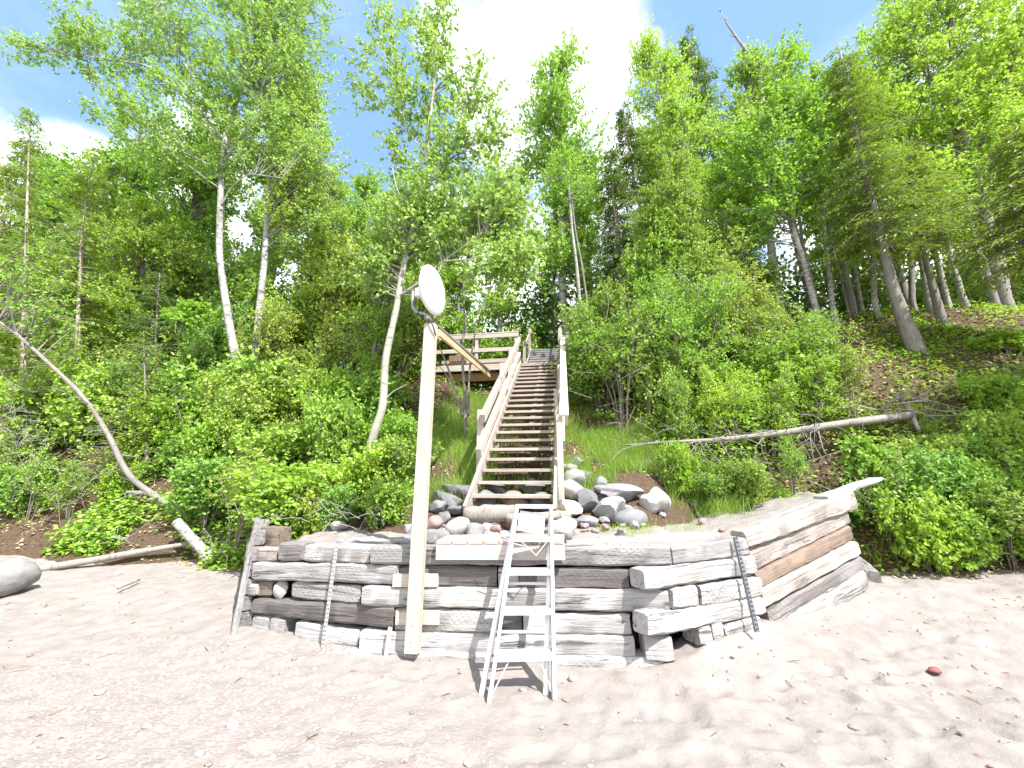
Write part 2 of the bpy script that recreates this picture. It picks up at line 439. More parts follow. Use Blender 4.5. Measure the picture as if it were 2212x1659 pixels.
def sand_z(x, y):
    z = sand_base(x, y) + prints(x, y)
    r = np.clip((np.asarray(x, float) + 2.5) / 3.0, 0.3, 1)        # footprints mostly to the right
    z = z + r * (.012 * vnoise(x, y, 2.6, 1) + .012 * vnoise(x, y, 6.5, 2) - .025 * np.clip(vnoise(x, y, 3.7, 21) - .25, 0, 1)) + .010 * vnoise(x, y, 12, 3) + .003 * vnoise(x, y, 30, 4)
    d = np.interp(x, WALL[:, 0], WALL[:, 1]) - np.asarray(y, float)
    bank = np.interp(x, [-4.3, -3.6, -2, .6, 1.3, 2.6, 4.2, 5], [0, .03, .03, .04, .19, .15, .05, 0])
    z = z + bank * np.exp(-np.clip(d - .05, 0, 5) / .28) * np.exp(-np.clip(-d - .3, 0, 5) / .3)
    return z


def hill_z(x, y):
    x = np.asarray(x, float); y = np.asarray(y, float)
    yf_l = np.interp(x, [-30, -9, -7.6, -6.5, -4.6, -3.2], [6.0, 6.2, 6.35, 7.0, 6.5, 5.9])
    yf_r = np.interp(x, [1.5, 4, 5.2, 9, 30], [6.6, 6.75, 6.4, 6.2, 6.0])
    tl = y - yf_l; tr = y - yf_r
    zl = np.interp(tl, [-2, -.6, 0, 1, 2, 3.5, 5, 8, 20, 60], [-.6, -.1, .35, 1.35, 2.5, 4.0, 5.0, 5.6, 6.4, 8])
    zr = np.interp(tr, [-2, -.6, 0, 1.0, 1.6, 3.1, 4.1, 5.2, 8, 20, 60], [-.6, -.1, .3, 1.5, 2.4, 4.45, 5.3, 6.25, 6.7, 7.3, 8.5])
    zc = np.interp(y, [4, 5.2, 5.67, 11.5, 13, 16, 20, 60], [.3, .9, 1.1, 4.1, 5.0, 5.5, 6.2, 8])
    wl = np.clip((-x - 2.9) / 1.6, 0, 1); wl = wl * wl * (3 - 2 * wl)
    wr = np.clip((x - 0.9) / 2.2, 0, 1); wr = wr * wr * (3 - 2 * wr)
    z = zc * (1 - wl) * (1 - wr) + zl * wl + zr * wr
    k = np.clip(np.minimum(y - 5, 3) / 3, 0, 1)
    wy = np.interp(x, [-3.7, -1.8, .92, 2.12, 3.97, 4.2], [4.52, 4.14, 4.16, 5.02, 6.10, 6.3]); inw = (x > -3.65) & (x < 4.0)
    z = np.where(inw, np.minimum(z, -.3 + 3.0 * np.clip(y - wy - .35, 0, 10)), z)
    return z + k * (.16 * vnoise(x, y, .9, 5) + .07 * vnoise(x, y, 2.3, 6))


def grid_obj(name, xs, ys, zf, mat):
    X, Y = np.meshgrid(xs, ys, indexing='ij'); Z = zf(X, Y)
    m = MB(); nx, ny = X.shape; i = np.arange(nx - 1)[:, None] * ny; j = np.arange(ny - 1)[None, :]
    m.add(np.stack([X, Y, Z], -1).reshape(-1, 3), np.stack([i + j, i + ny + j, i + ny + j + 1, i + j + 1], -1).reshape(-1, 4))
    return m.build(name, mat, None, smooth=True)


def sand_mat():
    m, n, b = new_mat('beach_sand')
    oc = n.new('ShaderNodeTexCoord').outputs['Object']
    big = n.noise(oc, .55, 4, .6); mid = n.noise(oc, 4, 4, .6); fine = n.noise(oc, 160, 3, .7); gr = n.noise(oc, 420, 2, .7)
    c = n.mix(n.mapr(mid, .35, .65, 0, 1), (.240, .214, .198), (.295, .270, .253))
    sp = n.new('ShaderNodeSeparateXYZ'); n.l.new(oc, sp.inputs[0])
    pink = n.math('MULTIPLY', n.mapr(n.math('ADD', sp.outputs[0], n.math('MULTIPLY', n.math('SUBTRACT', big, .5), 2.4)), -1.4, .3, 1, 0), n.mapr(n.math('ADD', sp.outputs[1], n.math('MULTIPLY', n.math('SUBTRACT', mid, .5), 1.2)), 3.1, 3.9, 1, 0))
    peb = n.new('ShaderNodeTexVoronoi'); n.l.new(n.mapping(oc, (1, 1.4, 1)), peb.inputs['Vector']); peb.inputs['Scale'].default_value = 34
    pc = n.ramp(peb.outputs['Color'], [(0, (.27, .195, .18)), (.35, (.30, .238, .222)), (.6, (.265, .228, .215)), (.82, (.34, .305, .285)), (1, (.40, .375, .355))])
    c = n.mix(n.math('MULTIPLY', pink, n.mapr(peb.outputs['Distance'], .25, .6, .8, .1)), c, pc)
    c = n.mix(n.math('MULTIPLY', n.mapr(fine, .52, .75, 0, 1), .3), c, (.24, .2, .185))
    c = n.mix(n.math('MULTIPLY', n.mapr(gr, .5, .8, 0, 1), .25), c, (.2, .17, .16))
    n.l.new(c, b.inputs['Base Color']); b.inputs['Roughness'].default_value = .95; b.inputs['Specular IOR Level'].default_value = .1
    h = n.math('ADD', n.math('MULTIPLY', fine, .35), n.math('ADD', n.math('MULTIPLY', n.noise(oc, 26, 4, .6), .8), n.math('MULTIPLY', n.math('MULTIPLY', pink, n.math('SUBTRACT', .6, peb.outputs['Distance'])), .5)))
    n.l.new(n.bump(h, .8, .016), b.inputs['Normal'])
    return m


def duff_mat():
    m, n, b = new_mat('forest_floor')
    oc = n.new('ShaderNodeTexCoord').outputs['Object']
    a = n.noise(oc, 1.2, 5, .65); f = n.noise(oc, 30, 5, .7)
    c = n.mix(n.mapr(f, .3, .7, 0, 1), (.032, .022, .015), (.17, .11, .07))
    c = n.mix(n.mapr(a, .54, .68, 0, .5), c, (.05, .065, .02))
    n.l.new(c, b.inputs['Base Color']); b.inputs['Roughness'].default_value = .95
    n.l.new(n.bump(f, .8, .05), b.inputs['Normal'])
    return m


M_sand = sand_mat(); M_duff = duff_mat()
xs = np.concatenate([np.linspace(-160, -11, 24), np.arange(-10.9, 8.5, .035), np.linspace(8.6, 160, 24)])
ys = np.concatenate([np.linspace(-120, 1.6, 16), np.arange(1.7, 7.4, .03), np.linspace(7.5, 12, 6)])
kind(grid_obj('sand_beach', xs, ys, sand_z, M_sand), 'structure', 'pale trodden sand beach with pebbles')
xs = np.concatenate([np.linspace(-150, -16, 20), np.arange(-15, 16.1, .22), np.linspace(17, 150, 20)])
ys = np.concatenate([np.arange(4.6, 14, .2), np.linspace(14.3, 220, 40)])
kind(grid_obj('hillside', xs, ys, hill_z, M_duff), 'structure', 'steep wooded bank behind the beach')

WALL = np.array([(-3.70, 4.52), (-1.80, 4.14), (.92, 4.16), (2.12, 5.02), (3.97, 6.10)])
def wall_y(x): return np.interp(x, WALL[:, 0], WALL[:, 1])
def fill_z(x, y):
    x = np.asarray(x, float)
    z = 1.02 - .07 * np.clip((-1.6 - x) / .8, 0, 1) + .235 * np.clip(x - 1.9, 0, 3) + .05 * np.clip(np.asarray(y) - wall_y(x), 0, 1.2)
    d = np.clip((np.asarray(y) - wall_y(x) - .16) / .2, 0, 1)
    return z + d * (.03 * vnoise(x, y, 3, 8) + .02 * vnoise(x, y, 8, 9))
mf = MB(); uu = np.linspace(-3.5, 3.72, 150); vv = np.linspace(0, 1, 60)
X, Vv = np.meshgrid(uu, vv, indexing='ij'); y0 = wall_y(X) + .10; Yb = np.where(X < -3, 6.6, 7.4); Y = y0 + (Yb - y0) * Vv; Z = fill_z(X, Y)
X = np.concatenate([X[:1] - .02, X, X[-1:] + .02]); Y = np.concatenate([Y[:1], Y, Y[-1:]]); Z = np.concatenate([Z[:1] * 0, Z, Z[-1:] * 0])
nx, ny = X.shape; i = np.arange(nx - 1)[:, None] * ny; j = np.arange(ny - 1)[None, :]
mf.add(np.stack([X, Y, Z], -1).reshape(-1, 3), np.stack([i + j, i + ny + j, i + ny + j + 1, i + j + 1], -1).reshape(-1, 4))
kind(mf.build('terrace_ground', M_sand, None, smooth=True), 'structure', 'sandy fill held up behind the timber wall')

def ground(x, y):
    z = np.maximum(sand_z(x, y), hill_z(x, y))
    inside = (np.asarray(x) > -3.6) & (np.asarray(x) < 3.9) & (np.asarray(y) > wall_y(np.clip(x, -3.6, 3.9)) + .1) & (np.asarray(y) < 7.0)
    return np.where(inside, np.maximum(z, fill_z(np.clip(x, -3.6, 3.9), y)), z)

# ------------------------------------------------------------------ retaining wall
SEG = {'L': (WALL[1], WALL[0]), 'F': ((-1.80, 4.14), (.92, 4.16)), 'R': (WALL[2], WALL[3]), 'W': (WALL[3] + np.array([0, .03]), WALL[4])}
wall = thing('timber_retaining_wall', 'low retaining wall of stacked bleached railway timbers around the stair foot', 'retaining wall', (0, 4.3, 0))
GR = (.275, .265, .26); LT = (.345, .332, .325); WH = (.415, .402, .395); DK = (.14, .125, .118); BR = (.19, .15, .12); OR = (.215, .16, .125); MD = (.22, .205, .198); TAN = (.325, .288, .262)
TIM = [  # seg, left x, right x, top-left y, bottom-left y, top-right y, bottom-right y, tint, toward the viewer
    ('L', 601, 652, 1171, 1213, 1174, 1214, MD, .02), ('L', 555, 600, 1138, 1182, 1140, 1183, BR, -.16), ('L', 656, 797, 1176, 1214, 1180, 1219, LT, .0),
    ('F', 799, 1450, 1180, 1220, 1178, 1225, GR, .01),
    ('L', 549, 597, 1182, 1213, 1184, 1214, TAN, -.02), ('L', 544, 855, 1214, 1254, 1221, 1264, LT, .02), ('F', 862, 1073, 1222, 1268, 1223, 1270, DK, -.02),
    ('F', 1076, 1120, 1224, 1270, 1224, 1271, LT, -.03), ('F', 1122, 1359, 1226, 1273, 1228, 1275, DK, -.01),
    ('L', 533, 552, 1262, 1288, 1262, 1288, LT, .03), ('L', 554, 586, 1254, 1289, 1256, 1290, BR, -.02), ('L', 629, 776, 1257, 1293, 1266, 1308, GR, .0),
    ('F', 780, 1447, 1267, 1311, 1275, 1326, LT, .015),
    ('L', 541, 847, 1294, 1328, 1311, 1360, DK, .03), ('F', 852, 1073, 1314, 1365, 1319, 1370, LT, .0), ('F', 1075, 1127, 1321, 1370, 1323, 1371, DK, -.06), ('F', 1130, 1363, 1324, 1372, 1328, 1375, WH, .0),
    ('L', 512, 541, 1322, 1368, 1324, 1370, MD, .0), ('L', 543, 578, 1331, 1371, 1333, 1374, LT, .02), ('L', 581, 613, 1332, 1376, 1335, 1381, GR, .02), ('L', 636, 772, 1341, 1386, 1361, 1406, WH, .02),
    ('F', 775, 1072, 1362, 1412, 1368, 1417, WH, .0), ('F', 1077, 1372, 1372, 1420, 1374, 1420, WH, .01), ('F', 1393, 1456, 1374, 1433, 1376, 1433, LT, .05),
    ('F', 716, 1060, 1406, 1440, 1414, 1445, LT, .05), ('F', 1080, 1450, 1417, 1452, 1420, 1455, WH, .03),
    ('R', 1454, 1619, 1181, 1223, 1161, 1202, GR, .0), ('R', 1393, 1635, 1231, 1279, 1200, 1240, LT, .015), ('R', 1455, 1509, 1272, 1319, 1264, 1313, LT, .02),
    ('R', 1517, 1649, 1265, 1311, 1247, 1290, LT, .03), ('R', 1400, 1655, 1328, 1381, 1287, 1328, WH, .025), ('R', 1512, 1540, 1356, 1398, 1350, 1396, GR, .03),
    ('R', 1543, 1566, 1350, 1394, 1344, 1390, LT, .03), ('R', 1569, 1645, 1353, 1390, 1329, 1364, WH, .03),
    ('W', 1614, 1852, 1148, 1187, 1061, 1098, TAN, .05), ('W', 1625, 1836, 1187, 1236, 1098, 1132, TAN, .0), ('W', 1638, 1843, 1238, 1274, 1134, 1166, OR, .02),
    ('W', 1648, 1857, 1275, 1318, 1167, 1199, TAN, .05), ('W', 1662, 1866, 1318, 1356, 1199, 1232, MD, .03), ('W', 1690, 1876, 1346, 1385, 1232, 1272, LT, .06),
]
for q, (sg, xl, xr, tl, bl, tr, br, col, off) in enumerate(TIM):
    a, b = SEG[sg]
    P = [on_plane(x, y, a, b, off) for x, y in ((xl, tl), (xl, bl), (xr, tr), (xr, br))]
    p0 = (P[0] + P[1]) / 2; p1 = (P[2] + P[3]) / 2
    hl = np.linalg.norm(P[0] - P[1]) - .006; hr = np.linalg.norm(P[2] - P[3]) - .006
    d = (p1 - p0)[:2]; d /= np.linalg.norm(d); back = np.array([-d[1], d[0], 0]); dep = .2
    jit = 1 + rs.normal(0, .05)
    beam('timber', p0 + back * dep / 2, p1 + back * dep / 2, dep, hl, M_timber, tuple(c * jit for c in col), wall, ch=.022, wear=.0065, seed=q, h1=hr)
# timbers of the left return and the far end, running back into the bank
for q, z in enumerate(np.arange(.02, 1.0, .178)):
    beam('timber', (-3.80 - .02 * (q % 2), 4.50 + .015 * q, z + .09), (-5.35 + .1 * (q % 3), 6.3, z + .12), .16, .165, M_timber, tuple(c * (.8 + .1 * (q % 3)) for c in MD), wall, ch=.02, wear=.006, seed=60 + q)
p = atY(508, 1368, 4.36); p2 = atY(560, 1118, 4.62)
beam('plank', p + np.array([-.02, 0, -.05]), p2 + np.array([-.02, 0, 0]), .06, .035, M_timber, GR, wall, up=(-1, .35, 0), ch=.006, wear=.004, seed=71)
for q, (x0, y0, z) in enumerate([(3.98, 6.22, .40)]):
    beam('timber', (x0, y0, z), (x0 + .5, y0 + 1.6, z + .2), .18, .24, M_timber, MD, wall, ch=.02, wear=.006, seed=80 + q)
# loose plank on the far end of the wall
a, b = SEG['W']
pA = on_plane(1775, 1076, a, b, -.07); pB = on_plane(1894, 1034, a, b, -.09)
tag(beam('loose_plank', pA + np.array([0, .02, .0]), pB + np.array([0, .02, 0]), .19, .04, M_drift, LT, None, ch=.006, wear=.004, seed=90), 'bleached loose plank lying along the top of the right wing of the timber wall', 'plank')

for q, (x0, x1, yo, h, col) in enumerate([(-.05, 1.55, .27, .07, LT), (-2.75, -1.75, .30, .06, GR), (.35, 1.75, .55, .06, WH), (-1.7, -1.3, .26, .08, GR)]):
    y0 = float(wall_y(x0)) + yo; y1 = float(wall_y(x1)) + yo
    beam('timber', (x0, y0, float(fill_z(x0, y0)) + .012), (x1, y1, float(fill_z(x1, y1)) + .012), .2, h, M_timber, col, wall, ch=.018, wear=.012, seed=130 + q)
# stakes
def slotted_stake(label, b0, t0, mat):
    t = thing('slotted_stake', label, 'metal stake', b0, 'slotted metal stakes leaning on the wall')
    b0 = Vector(b0); t0 = Vector(t0)
    pr = [(-.018, -.003), (.015, -.003), (.015, -.035), (.018, -.035), (.018, .0), (-.018, .0)]
    beam('angle_bar', b0, t0, .036, .04, mat, (.5, .5, .5), t, up=(0.25, -1, .1), profile=pr[::-1])
    X = (t0 - b0).normalized(); m = MB(); L = (t0 - b0).length
    sd = Vector((1, .25, 0)); nn = X.cross(sd).normalized(); nn = nn if nn.y < 0 else -nn
    for k in range(int(L / .04)):
        c = b0 + X * (.03 + k * .04) + nn * .0045
        for s in (-.008, .008):
            cc = c + sd * s; u = X * .010; v = sd * .0032
            m.poly([cc - u - v, cc + u - v, cc + u + v, cc - u + v])
    m.build('slot_row', M_black, t, b0)
    return t
a, b = SEG['L']
slotted_stake('pale slotted metal stake leaning on the left part of the timber wall', on_plane(694, 1418, a, b, .12), on_plane(727, 1178, a, b, .045), M_rustw)
a, b = SEG['R']
slotted_stake('dark grey slotted metal stake leaning on the right part of the timber wall', on_plane(1638, 1366, a, b, .16), on_plane(1590, 1160, a, b, .06), M_steel)
o = beam('wooden_stake', atZ(831, 1432, -.02), atZ(831, 1432, -.02) + np.array([.02, .03, .30]), .045, .012, M_new, WH, None, up=(0, -1, 0))
tag(o, 'short flat white stake stuck in the sand left of the tall dish post', 'stake')
o = beam('wooden_stake', atZ(1396, 1448, -.03), atZ(1396, 1448, -.03) + np.array([-.03, .06, .46]), .05, .03, M_drift, GR, None, up=(0, -1, 0), wear=.006, seed=4)
tag(o, 'splintered grey wooden stake stuck in the sand at the right front corner of the wall', 'stake')

# ------------------------------------------------------------------ dish post, brace, satellite dish
PB = atY(891, 1408, 4.03); PT = atY(931, 702, 4.05)
post = thing('dish_post', 'tall pale squared post standing in front of the timber wall and carrying the white dish', 'post', (PB[0], PB[1], PB[2]))
beam('post', PB, PT, .135, .10, M_new, (.44, .395, .335), post, up=(0, -1, 0), ch=.005)
a, b = SEG['F']
for (x0, x1, y) in ((849, 945, 1254), (855, 948, 1335)):
    q0 = on_plane(x0, y, a, b, .02); q1 = on_plane(x1, y, a, b, .02)
    beam('cleat', q0 + np.array([0, .02, 0]), q1 + np.array([0, .02, 0]), .06, .12, M_new, (.50, .44, .38), post, ch=.004)
for q, (x, y) in enumerate(((916, 1222), (908, 1250), (905, 1268), (900, 1330), (897, 1352), (893, 1388))):
    c = atY(x - 6, y, PB[1] - .053); th = np.linspace(0, 2 * np.pi, 7)[:-1]
    sc = MB(); sc.poly(np.stack([c[0] + .006 * np.cos(th), np.full(6, c[1] - .001), c[2] + .006 * np.sin(th)], -1)); sc.build('bolt', M_steel, post, (PB[0], PB[1], PB[2]))
EP = atY(1058, 808, 8.75)          # far end of the brace at the stair post
A0 = PT + np.array([.08, .05, -.03]); brace = thing('brace_pole', 'long round pole and narrow board bracing the dish post back to the stair post', 'brace', A0)
bm = MB(); bm.tube(np.linspace(PT + np.array([-.02, -.1, .05]), EP + np.array([0, 0, .06]), 12), np.full(12, .032), 10)
bm.build('pole', M_grey, brace, A0, True)
beam('board', A0 + np.array([.0, 0, -.05]), EP + np.array([0, 0, -.05]), .035, .085, M_new, (.60, .42, .25), brace)
DC = atY(936, 628, 4.0); vd_ = Vector(ray(936, 628)).normalized(); rt_ = vd_.cross(Vector((0, 0, 1))).normalized(); up_ = rt_.cross(vd_)
nrm = ((rt_ * math.cos(.27) + up_ * math.sin(.27)) * .90 - vd_ * .43).normalized()
dish = thing('satellite_dish', 'round white radome dish facing right at the top of the tall post', 'dish antenna', DC)
qd = nrm.to_track_quat('Z', 'Y')
def ring_lathe(prof, seg=40):
    m = MB(); th = np.linspace(0, 2 * np.pi, seg, endpoint=False); pr = np.array(prof)
    V = np.stack([pr[:, 0][:, None] * np.cos(th), pr[:, 0][:, None] * np.sin(th), np.repeat(pr[:, 1][:, None], seg, 1)], -1)
    V = np.array([list(qd @ Vector(v)) for v in V.reshape(-1, 3)])
    n = len(pr); i = np.arange(n - 1)[:, None] * seg; j = np.arange(seg)[None, :]; k = (j + 1) % seg
    m.add(V, np.stack([i + j, i + k, i + seg + k, i + seg + j], -1).reshape(-1, 4)); return m
R = .30
ring_lathe([(.001, .045), (R * .4, .042), (R * .75, .034), (R * .95, .016), (R, 0.0), (R, -.012), (R * .96, -.02)]).build('radome', M_white, dish, (0, 0, 0), True)
ring_lathe([(R * .97, -.018), (R * .8, -.06), (R * .5, -.10), (.07, -.13), (.001, -.135)]).build('reflector_back', M_white, dish, (0, 0, 0), True)
bk = np.array(DC) - np.array(nrm) * .2
beam('radio_box', np.array(DC) - np.array(nrm) * .12, np.array(DC) - np.array(nrm) * .22, .085, .115, M_white, (.8, .8, .85), dish, up=(0, 0, 1), ch=.012)
cl = MB()
for dz in (.035, -.035):
    c = bk + np.array([-.05, -.03, dz]); cl.tube([c + np.array([-.11, 0, .01]), c, c + np.array([.06, .02, 0])], [.008, .008, .008], 6)
cl.build('clamp_bolts', M_steel, dish, DC)
mp = MB(); c0 = bk + np.array([-.06, -.02, .02])
pts = np.array([c0, c0 + [0, 0, -.12], c0 + [.01, 0, -.20], c0 + [.05, .01, -.27], PT + np.array([-.04, -.07, .10]), PT + np.array([.02, -.06, .03])])
mp.tube(pts, np.full(6, .021), 10); mp.build('mast_pipe', M_steel, dish, DC, True)
cb = MB(); pts = np.array([bk + np.array([.02, -.02, -.09]), bk + np.array([.04, -.03, -.22]), bk + np.array([.02, -.05, -.30]), PT + np.array([.0, -.08, .06]), PT + np.array([.06, -.08, -.06]), PT + np.array([.085, -.06, -.16])])
cb.tube(pts, np.full(6, .008), 6); cb.build('cable', M_black, dish, DC, True)

# ------------------------------------------------------------------ stairs and deck
WOOD = (.38, .325, .28); WOOD2 = (.37, .315, .275); PALE = (.45, .395, .345)
XL, XR = -1.41, -.19
st = thing('wooden_staircase', 'long weathered wooden staircase climbing the bank above the log and rocks', 'staircase', (-.8, 5.6, 1.2))
RUN, RISE, Y0, Z0 = .305, .19, 5.67, 1.489
def tread_at(k): return Y0 + RUN * k, Z0 + RISE * k
SLOPE = Vector((0, RUN, RISE)).normalized()
for x in (XL, XR):
    ya, za = tread_at(-1.0); yb, zb = tread_at(20.6)
    beam('stringer', (x, ya, za - .05), (x, yb, zb - .05), .045, .26, M_lumber, WOOD, st)
for k in range(-0, 21):
    y, z = tread_at(k); ex = .05 if k == 0 else 0
    jc = 1 + rs.normal(0, .07)
    beam('tread', (XL + .03 - ex, y + .13, z - .02), (XR - .03 + ex * .4, y + .13, z - .02), .275, .05, M_lumber, tuple(c * jc for c in WOOD2), st, ch=.004)
    for x in (XL + .045, XR - .045):
        beam('cleat', (x, y + .02, z - .062), (x, y + .24, z - .062), .036, .04, M_lumber, WOOD, st)
def rail_z(y, up): return Z0 + (y - Y0) / RUN * RISE + up
ya, za = tread_at(7.5); yb, zb = tread_at(20.4)
beam('middle_stringer', (-.74, ya + .1, za - .20), (-.74, yb, zb - .20), .10, .2, M_lumber, (.24, .19, .15), st)
def spost(x, y, z0, z1, s=.09): return beam('post', (x, y, z0), (x, y, z1), s, s, M_lumber, PALE, st, up=(0, -1, 0))
gz = lambda x, y: float(hill_z(x, y))
# left side: lower newel, middle post, upper posts with two sloping rails
for y, up in ((6.55, .86), (8.85, .98), (10.2, .95)):
    spost(XL - .08, y, gz(XL, y) - .1, rail_z(y, up), .13 if y > 8 and y < 9 else .10)
beam('handrail', (XL - .0, 6.35, rail_z(6.35, .80)), (XL - .0, 8.95, rail_z(8.95, .86)), .085, .15, M_lumber, PALE, st)
beam('handrail', (XL - .0, 6.1, rail_z(6.1, .36)), (XL - .0, 8.95, rail_z(8.95, .40)), .085, .14, M_lumber, PALE, st)
beam('handrail', (XL - .0, 8.95, rail_z(8.95, .86)), (XL - .0, 11.62, rail_z(11.62, .92)), .085, .14, M_lumber, PALE, st)
beam('handrail', (XL - .0, 8.95, rail_z(8.95, .40)), (XL - .0, 11.62, rail_z(11.62, .42)), .085, .12, M_lumber, PALE, st)
for y in (9.6, 10.6, 11.1): spost(XL - .03, y, rail_z(y, -.25), rail_z(y, .85), .055)
# right side
for y, up in ((6.2, .90), (8.7, .93), (11.3, .95)):
    spost(XR + .075, y, gz(XR, y) - .1, rail_z(y, up), .095)
spost(XR - .01, 8.0, rail_z(8.0, -.9), rail_z(8.0, .62), .07)
beam('handrail', (XR + .19, 6.15, rail_z(6.15, .83)), (XR + .19, 11.5, rail_z(11.5, .88)), .05, .17, M_lumber, PALE, st)
beam('handrail_cap', (XR + .16, 6.1, rail_z(6.1, .935)), (XR + .16, 11.5, rail_z(11.5, .985)), .14, .035, M_lumber, (.62, .56, .5), st)
beam('handrail', (XR + .14, 6.3, rail_z(6.3, .38)), (XR + .14, 11.5, rail_z(11.5, .42)), .035, .12, M_lumber, PALE, st)
# supports below
for y in (7.6, 9.6, 11.4):
    for x in (XL + .02, XR - .02):
        beam('support_post', (x, y, gz(x, y) - .15), (x, y, rail_z(y, -.26)), .09, .09, M_lumber, WOOD2, st, up=(0, -1, 0))
    beam('support_brace', (XL + .05, y + .06, gz(XL, y) + .1), (XR - .05, y + .06, rail_z(y, -.4)), .035, .1, M_lumber, WOOD2, st)

DZ, DY = 5.34, 11.75
deck = thing('wooden_deck', 'weathered wooden deck with a railing at the left of the stair top', 'deck', (-3.1, 12.5, DZ))
for q in range(16):
    y = DY + .08 + q * .145
    beam('floor_board', (-4.75, y, DZ - .02), (XR + .25, y, DZ - .02), .137, .04, M_lumber, tuple(c * (1 + .06 * math.sin(q * 5)) for c in WOOD), deck)
beam('fascia_board', (-4.75, DY - .02, DZ - .10), (XL - .03, DY - .02, DZ - .10), .045, .20, M_lumber, PALE, deck)
beam('beam', (-4.7, DY + .25, DZ - .35), (XL - .03, DY + .25, DZ - .35), .10, .26, M_lumber, (.36, .21, .10), deck)
for x in (-4.0, -1.7):
    beam('support_post', (x, DY + .25, gz(x, DY + .25) - .3), (x, DY + .25, DZ - .48), .14, .14, M_lumber, (.42, .29, .17), deck, up=(0, -1, 0))
for q in range(5):
    x = -4.6 + q * .78
    beam('joist', (x, DY + .0, DZ - .13), (x, DY + 2.3, DZ - .13), .045, .18, M_lumber, WOOD2, deck)
for x in (-4.7, -2.85, XL - .12):
    beam('railing_post', (x, DY, DZ - .2), (x, DY, DZ + 1.04), .10, .10, M_lumber, PALE, deck, up=(0, -1, 0))
beam('top_rail', (-4.8, DY - .0, DZ + 1.06), (XL - .04, DY - .0, DZ + 1.06), .15, .04, M_lumber, PALE, deck)
beam('rail_board', (-4.8, DY - .06, DZ + .96), (XL - .04, DY - .06, DZ + .96), .035, .13, M_lumber, PALE, deck)
beam('rail_board', (-4.8, DY - .06, DZ + .48), (XL - .04, DY - .06, DZ + .48), .035, .13, M_lumber, PALE, deck)
for x in (-4.7, -3.0, XL - .12):
    beam('railing_post', (x, DY + 2.3, DZ - .2), (x, DY + 2.3, DZ + .9), .09, .09, M_lumber, WOOD, deck, up=(0, -1, 0))
beam('rail_board', (-4.8, DY + 2.25, DZ + .85), (XL - .04, DY + 2.25, DZ + .85), .035, .13, M_lumber, WOOD, deck)
beam('railing_post', (XR + .10, DY + .02, DZ - .25), (XR + .10, DY + .02, DZ + 1.10), .10, .10, M_lumber, PALE, deck, up=(0, -1, 0))
beam('rail_board', (XR + .1, DY + .35, DZ + .95), (XR + 1.15, DY + .35, DZ + .95), .035, .12, M_lumber, WOOD, deck)
beam('rail_board', (XR + .1, DY + .35, DZ + .55), (XR + 1.15, DY + .35, DZ + .55), .035, .12, M_lumber, WOOD, deck)
beam('railing_post', (XR + 1.1, DY + .38, DZ - .6), (XR + 1.1, DY + .38, DZ + 1.0), .09, .09, M_lumber, WOOD, deck, up=(0, -1, 0))
beam('brace', (XR + .2, DY + .3, DZ - .85), (XR + .95, DY + .3, DZ - .3), .035, .1, M_lumber, WOOD, deck)
bench = thing('deck_bench', 'low slatted bench standing on the deck behind the railing', 'bench', (-3.0, DY + 1.2, DZ))
for x in (-3.6, -2.9, -2.2):
    beam('leg', (x, DY + 1.2, DZ), (x, DY + 1.2, DZ + .38), .09, .09, M_lumber, WOOD, bench, up=(0, -1, 0))
for q in range(3): beam('seat_board', (-3.75, DY + 1.05 + .15 * q, DZ + .40), (-2.05, DY + 1.05 + .15 * q, DZ + .40), .135, .04, M_lumber, PALE, bench)
beam('apron', (-3.75, DY + 1.0, DZ + .14), (-2.05, DY + 1.0, DZ + .14), .04, .1, M_lumber, WOOD, bench)
pl = thing('slatted_panel', 'small brown panel of upright slats leaning on the deck railing', 'panel', (-3.45, DY + .14, DZ))
for q in range(7):
    beam('slat', (-3.78 + q * .085, DY + .16, DZ + .02), (-3.78 + q * .085, DY + .13, DZ + .40), .075, .02, M_lumber, (.26, .17, .13), pl, up=(0, -1, 0))
ust = thing('upper_staircase', 'short dark upper flight of steps climbing from the deck into the trees', 'staircase', (-.75, DY + .7, DZ))
for k in range(7):
    y = DY + .75 + k * .29; z = DZ + .18 * (k + 1)
    beam('tread', (-1.25, y, z - .02), (-.2, y, z - .02), .27, .04, M_lumber, (.25, .24, .24), ust)
    beam('riser', (-1.22, y - .11, z - .11), (-.23, y - .11, z - .11), .025, .13, M_lumber, (.20, .20, .21), ust)
for x in (-1.28, -.17):
    beam('stringer', (x, DY + .55, DZ - .02), (x, DY + 2.75, DZ + 1.34), .045, .25, M_lumber, (.25, .24, .23), ust)
    for y, z in ((DY + .65, 0), (DY + 2.65, 1.3)):
        beam('post', (x + (.06 if x > -.5 else -.06), y, DZ + z - .1), (x + (.06 if x > -.5 else -.06), y, DZ + z + .95), .09, .09, M_lumber, (.34, .30, .27), ust, up=(0, -1, 0))
    beam('handrail', (x, DY + .55, DZ + .88), (x, DY + 2.75, DZ + 2.2), .04, .12, M_lumber, (.34, .30, .27), ust)

# small platform on the wall top
a, b = SEG['F']
q0 = on_plane(943, 1192, a, b, .06); q1 = on_plane(1220, 1192, a, b, .06)
plat = thing('wooden_platform', 'small pale platform of short boards on top of the timber wall behind the ladder', 'platform', (q0 + q1) / 2)
beam('front_board', q0, q1, .04, .15, M_new, (.50, .45, .41), plat)
nb = 8
for q in range(nb):
    t = (q + .5) / nb; c = q0 * (1 - t) + q1 * t; wd = (q1[0] - q0[0]) / nb - .008
    beam('deck_board', c + np.array([0, -.025, .095]), c + np.array([0, .36, .10]), wd, .035, M_new, tuple(v * (1 + .08 * math.sin(q * 3.1)) for v in (.46, .37, .31)), plat)

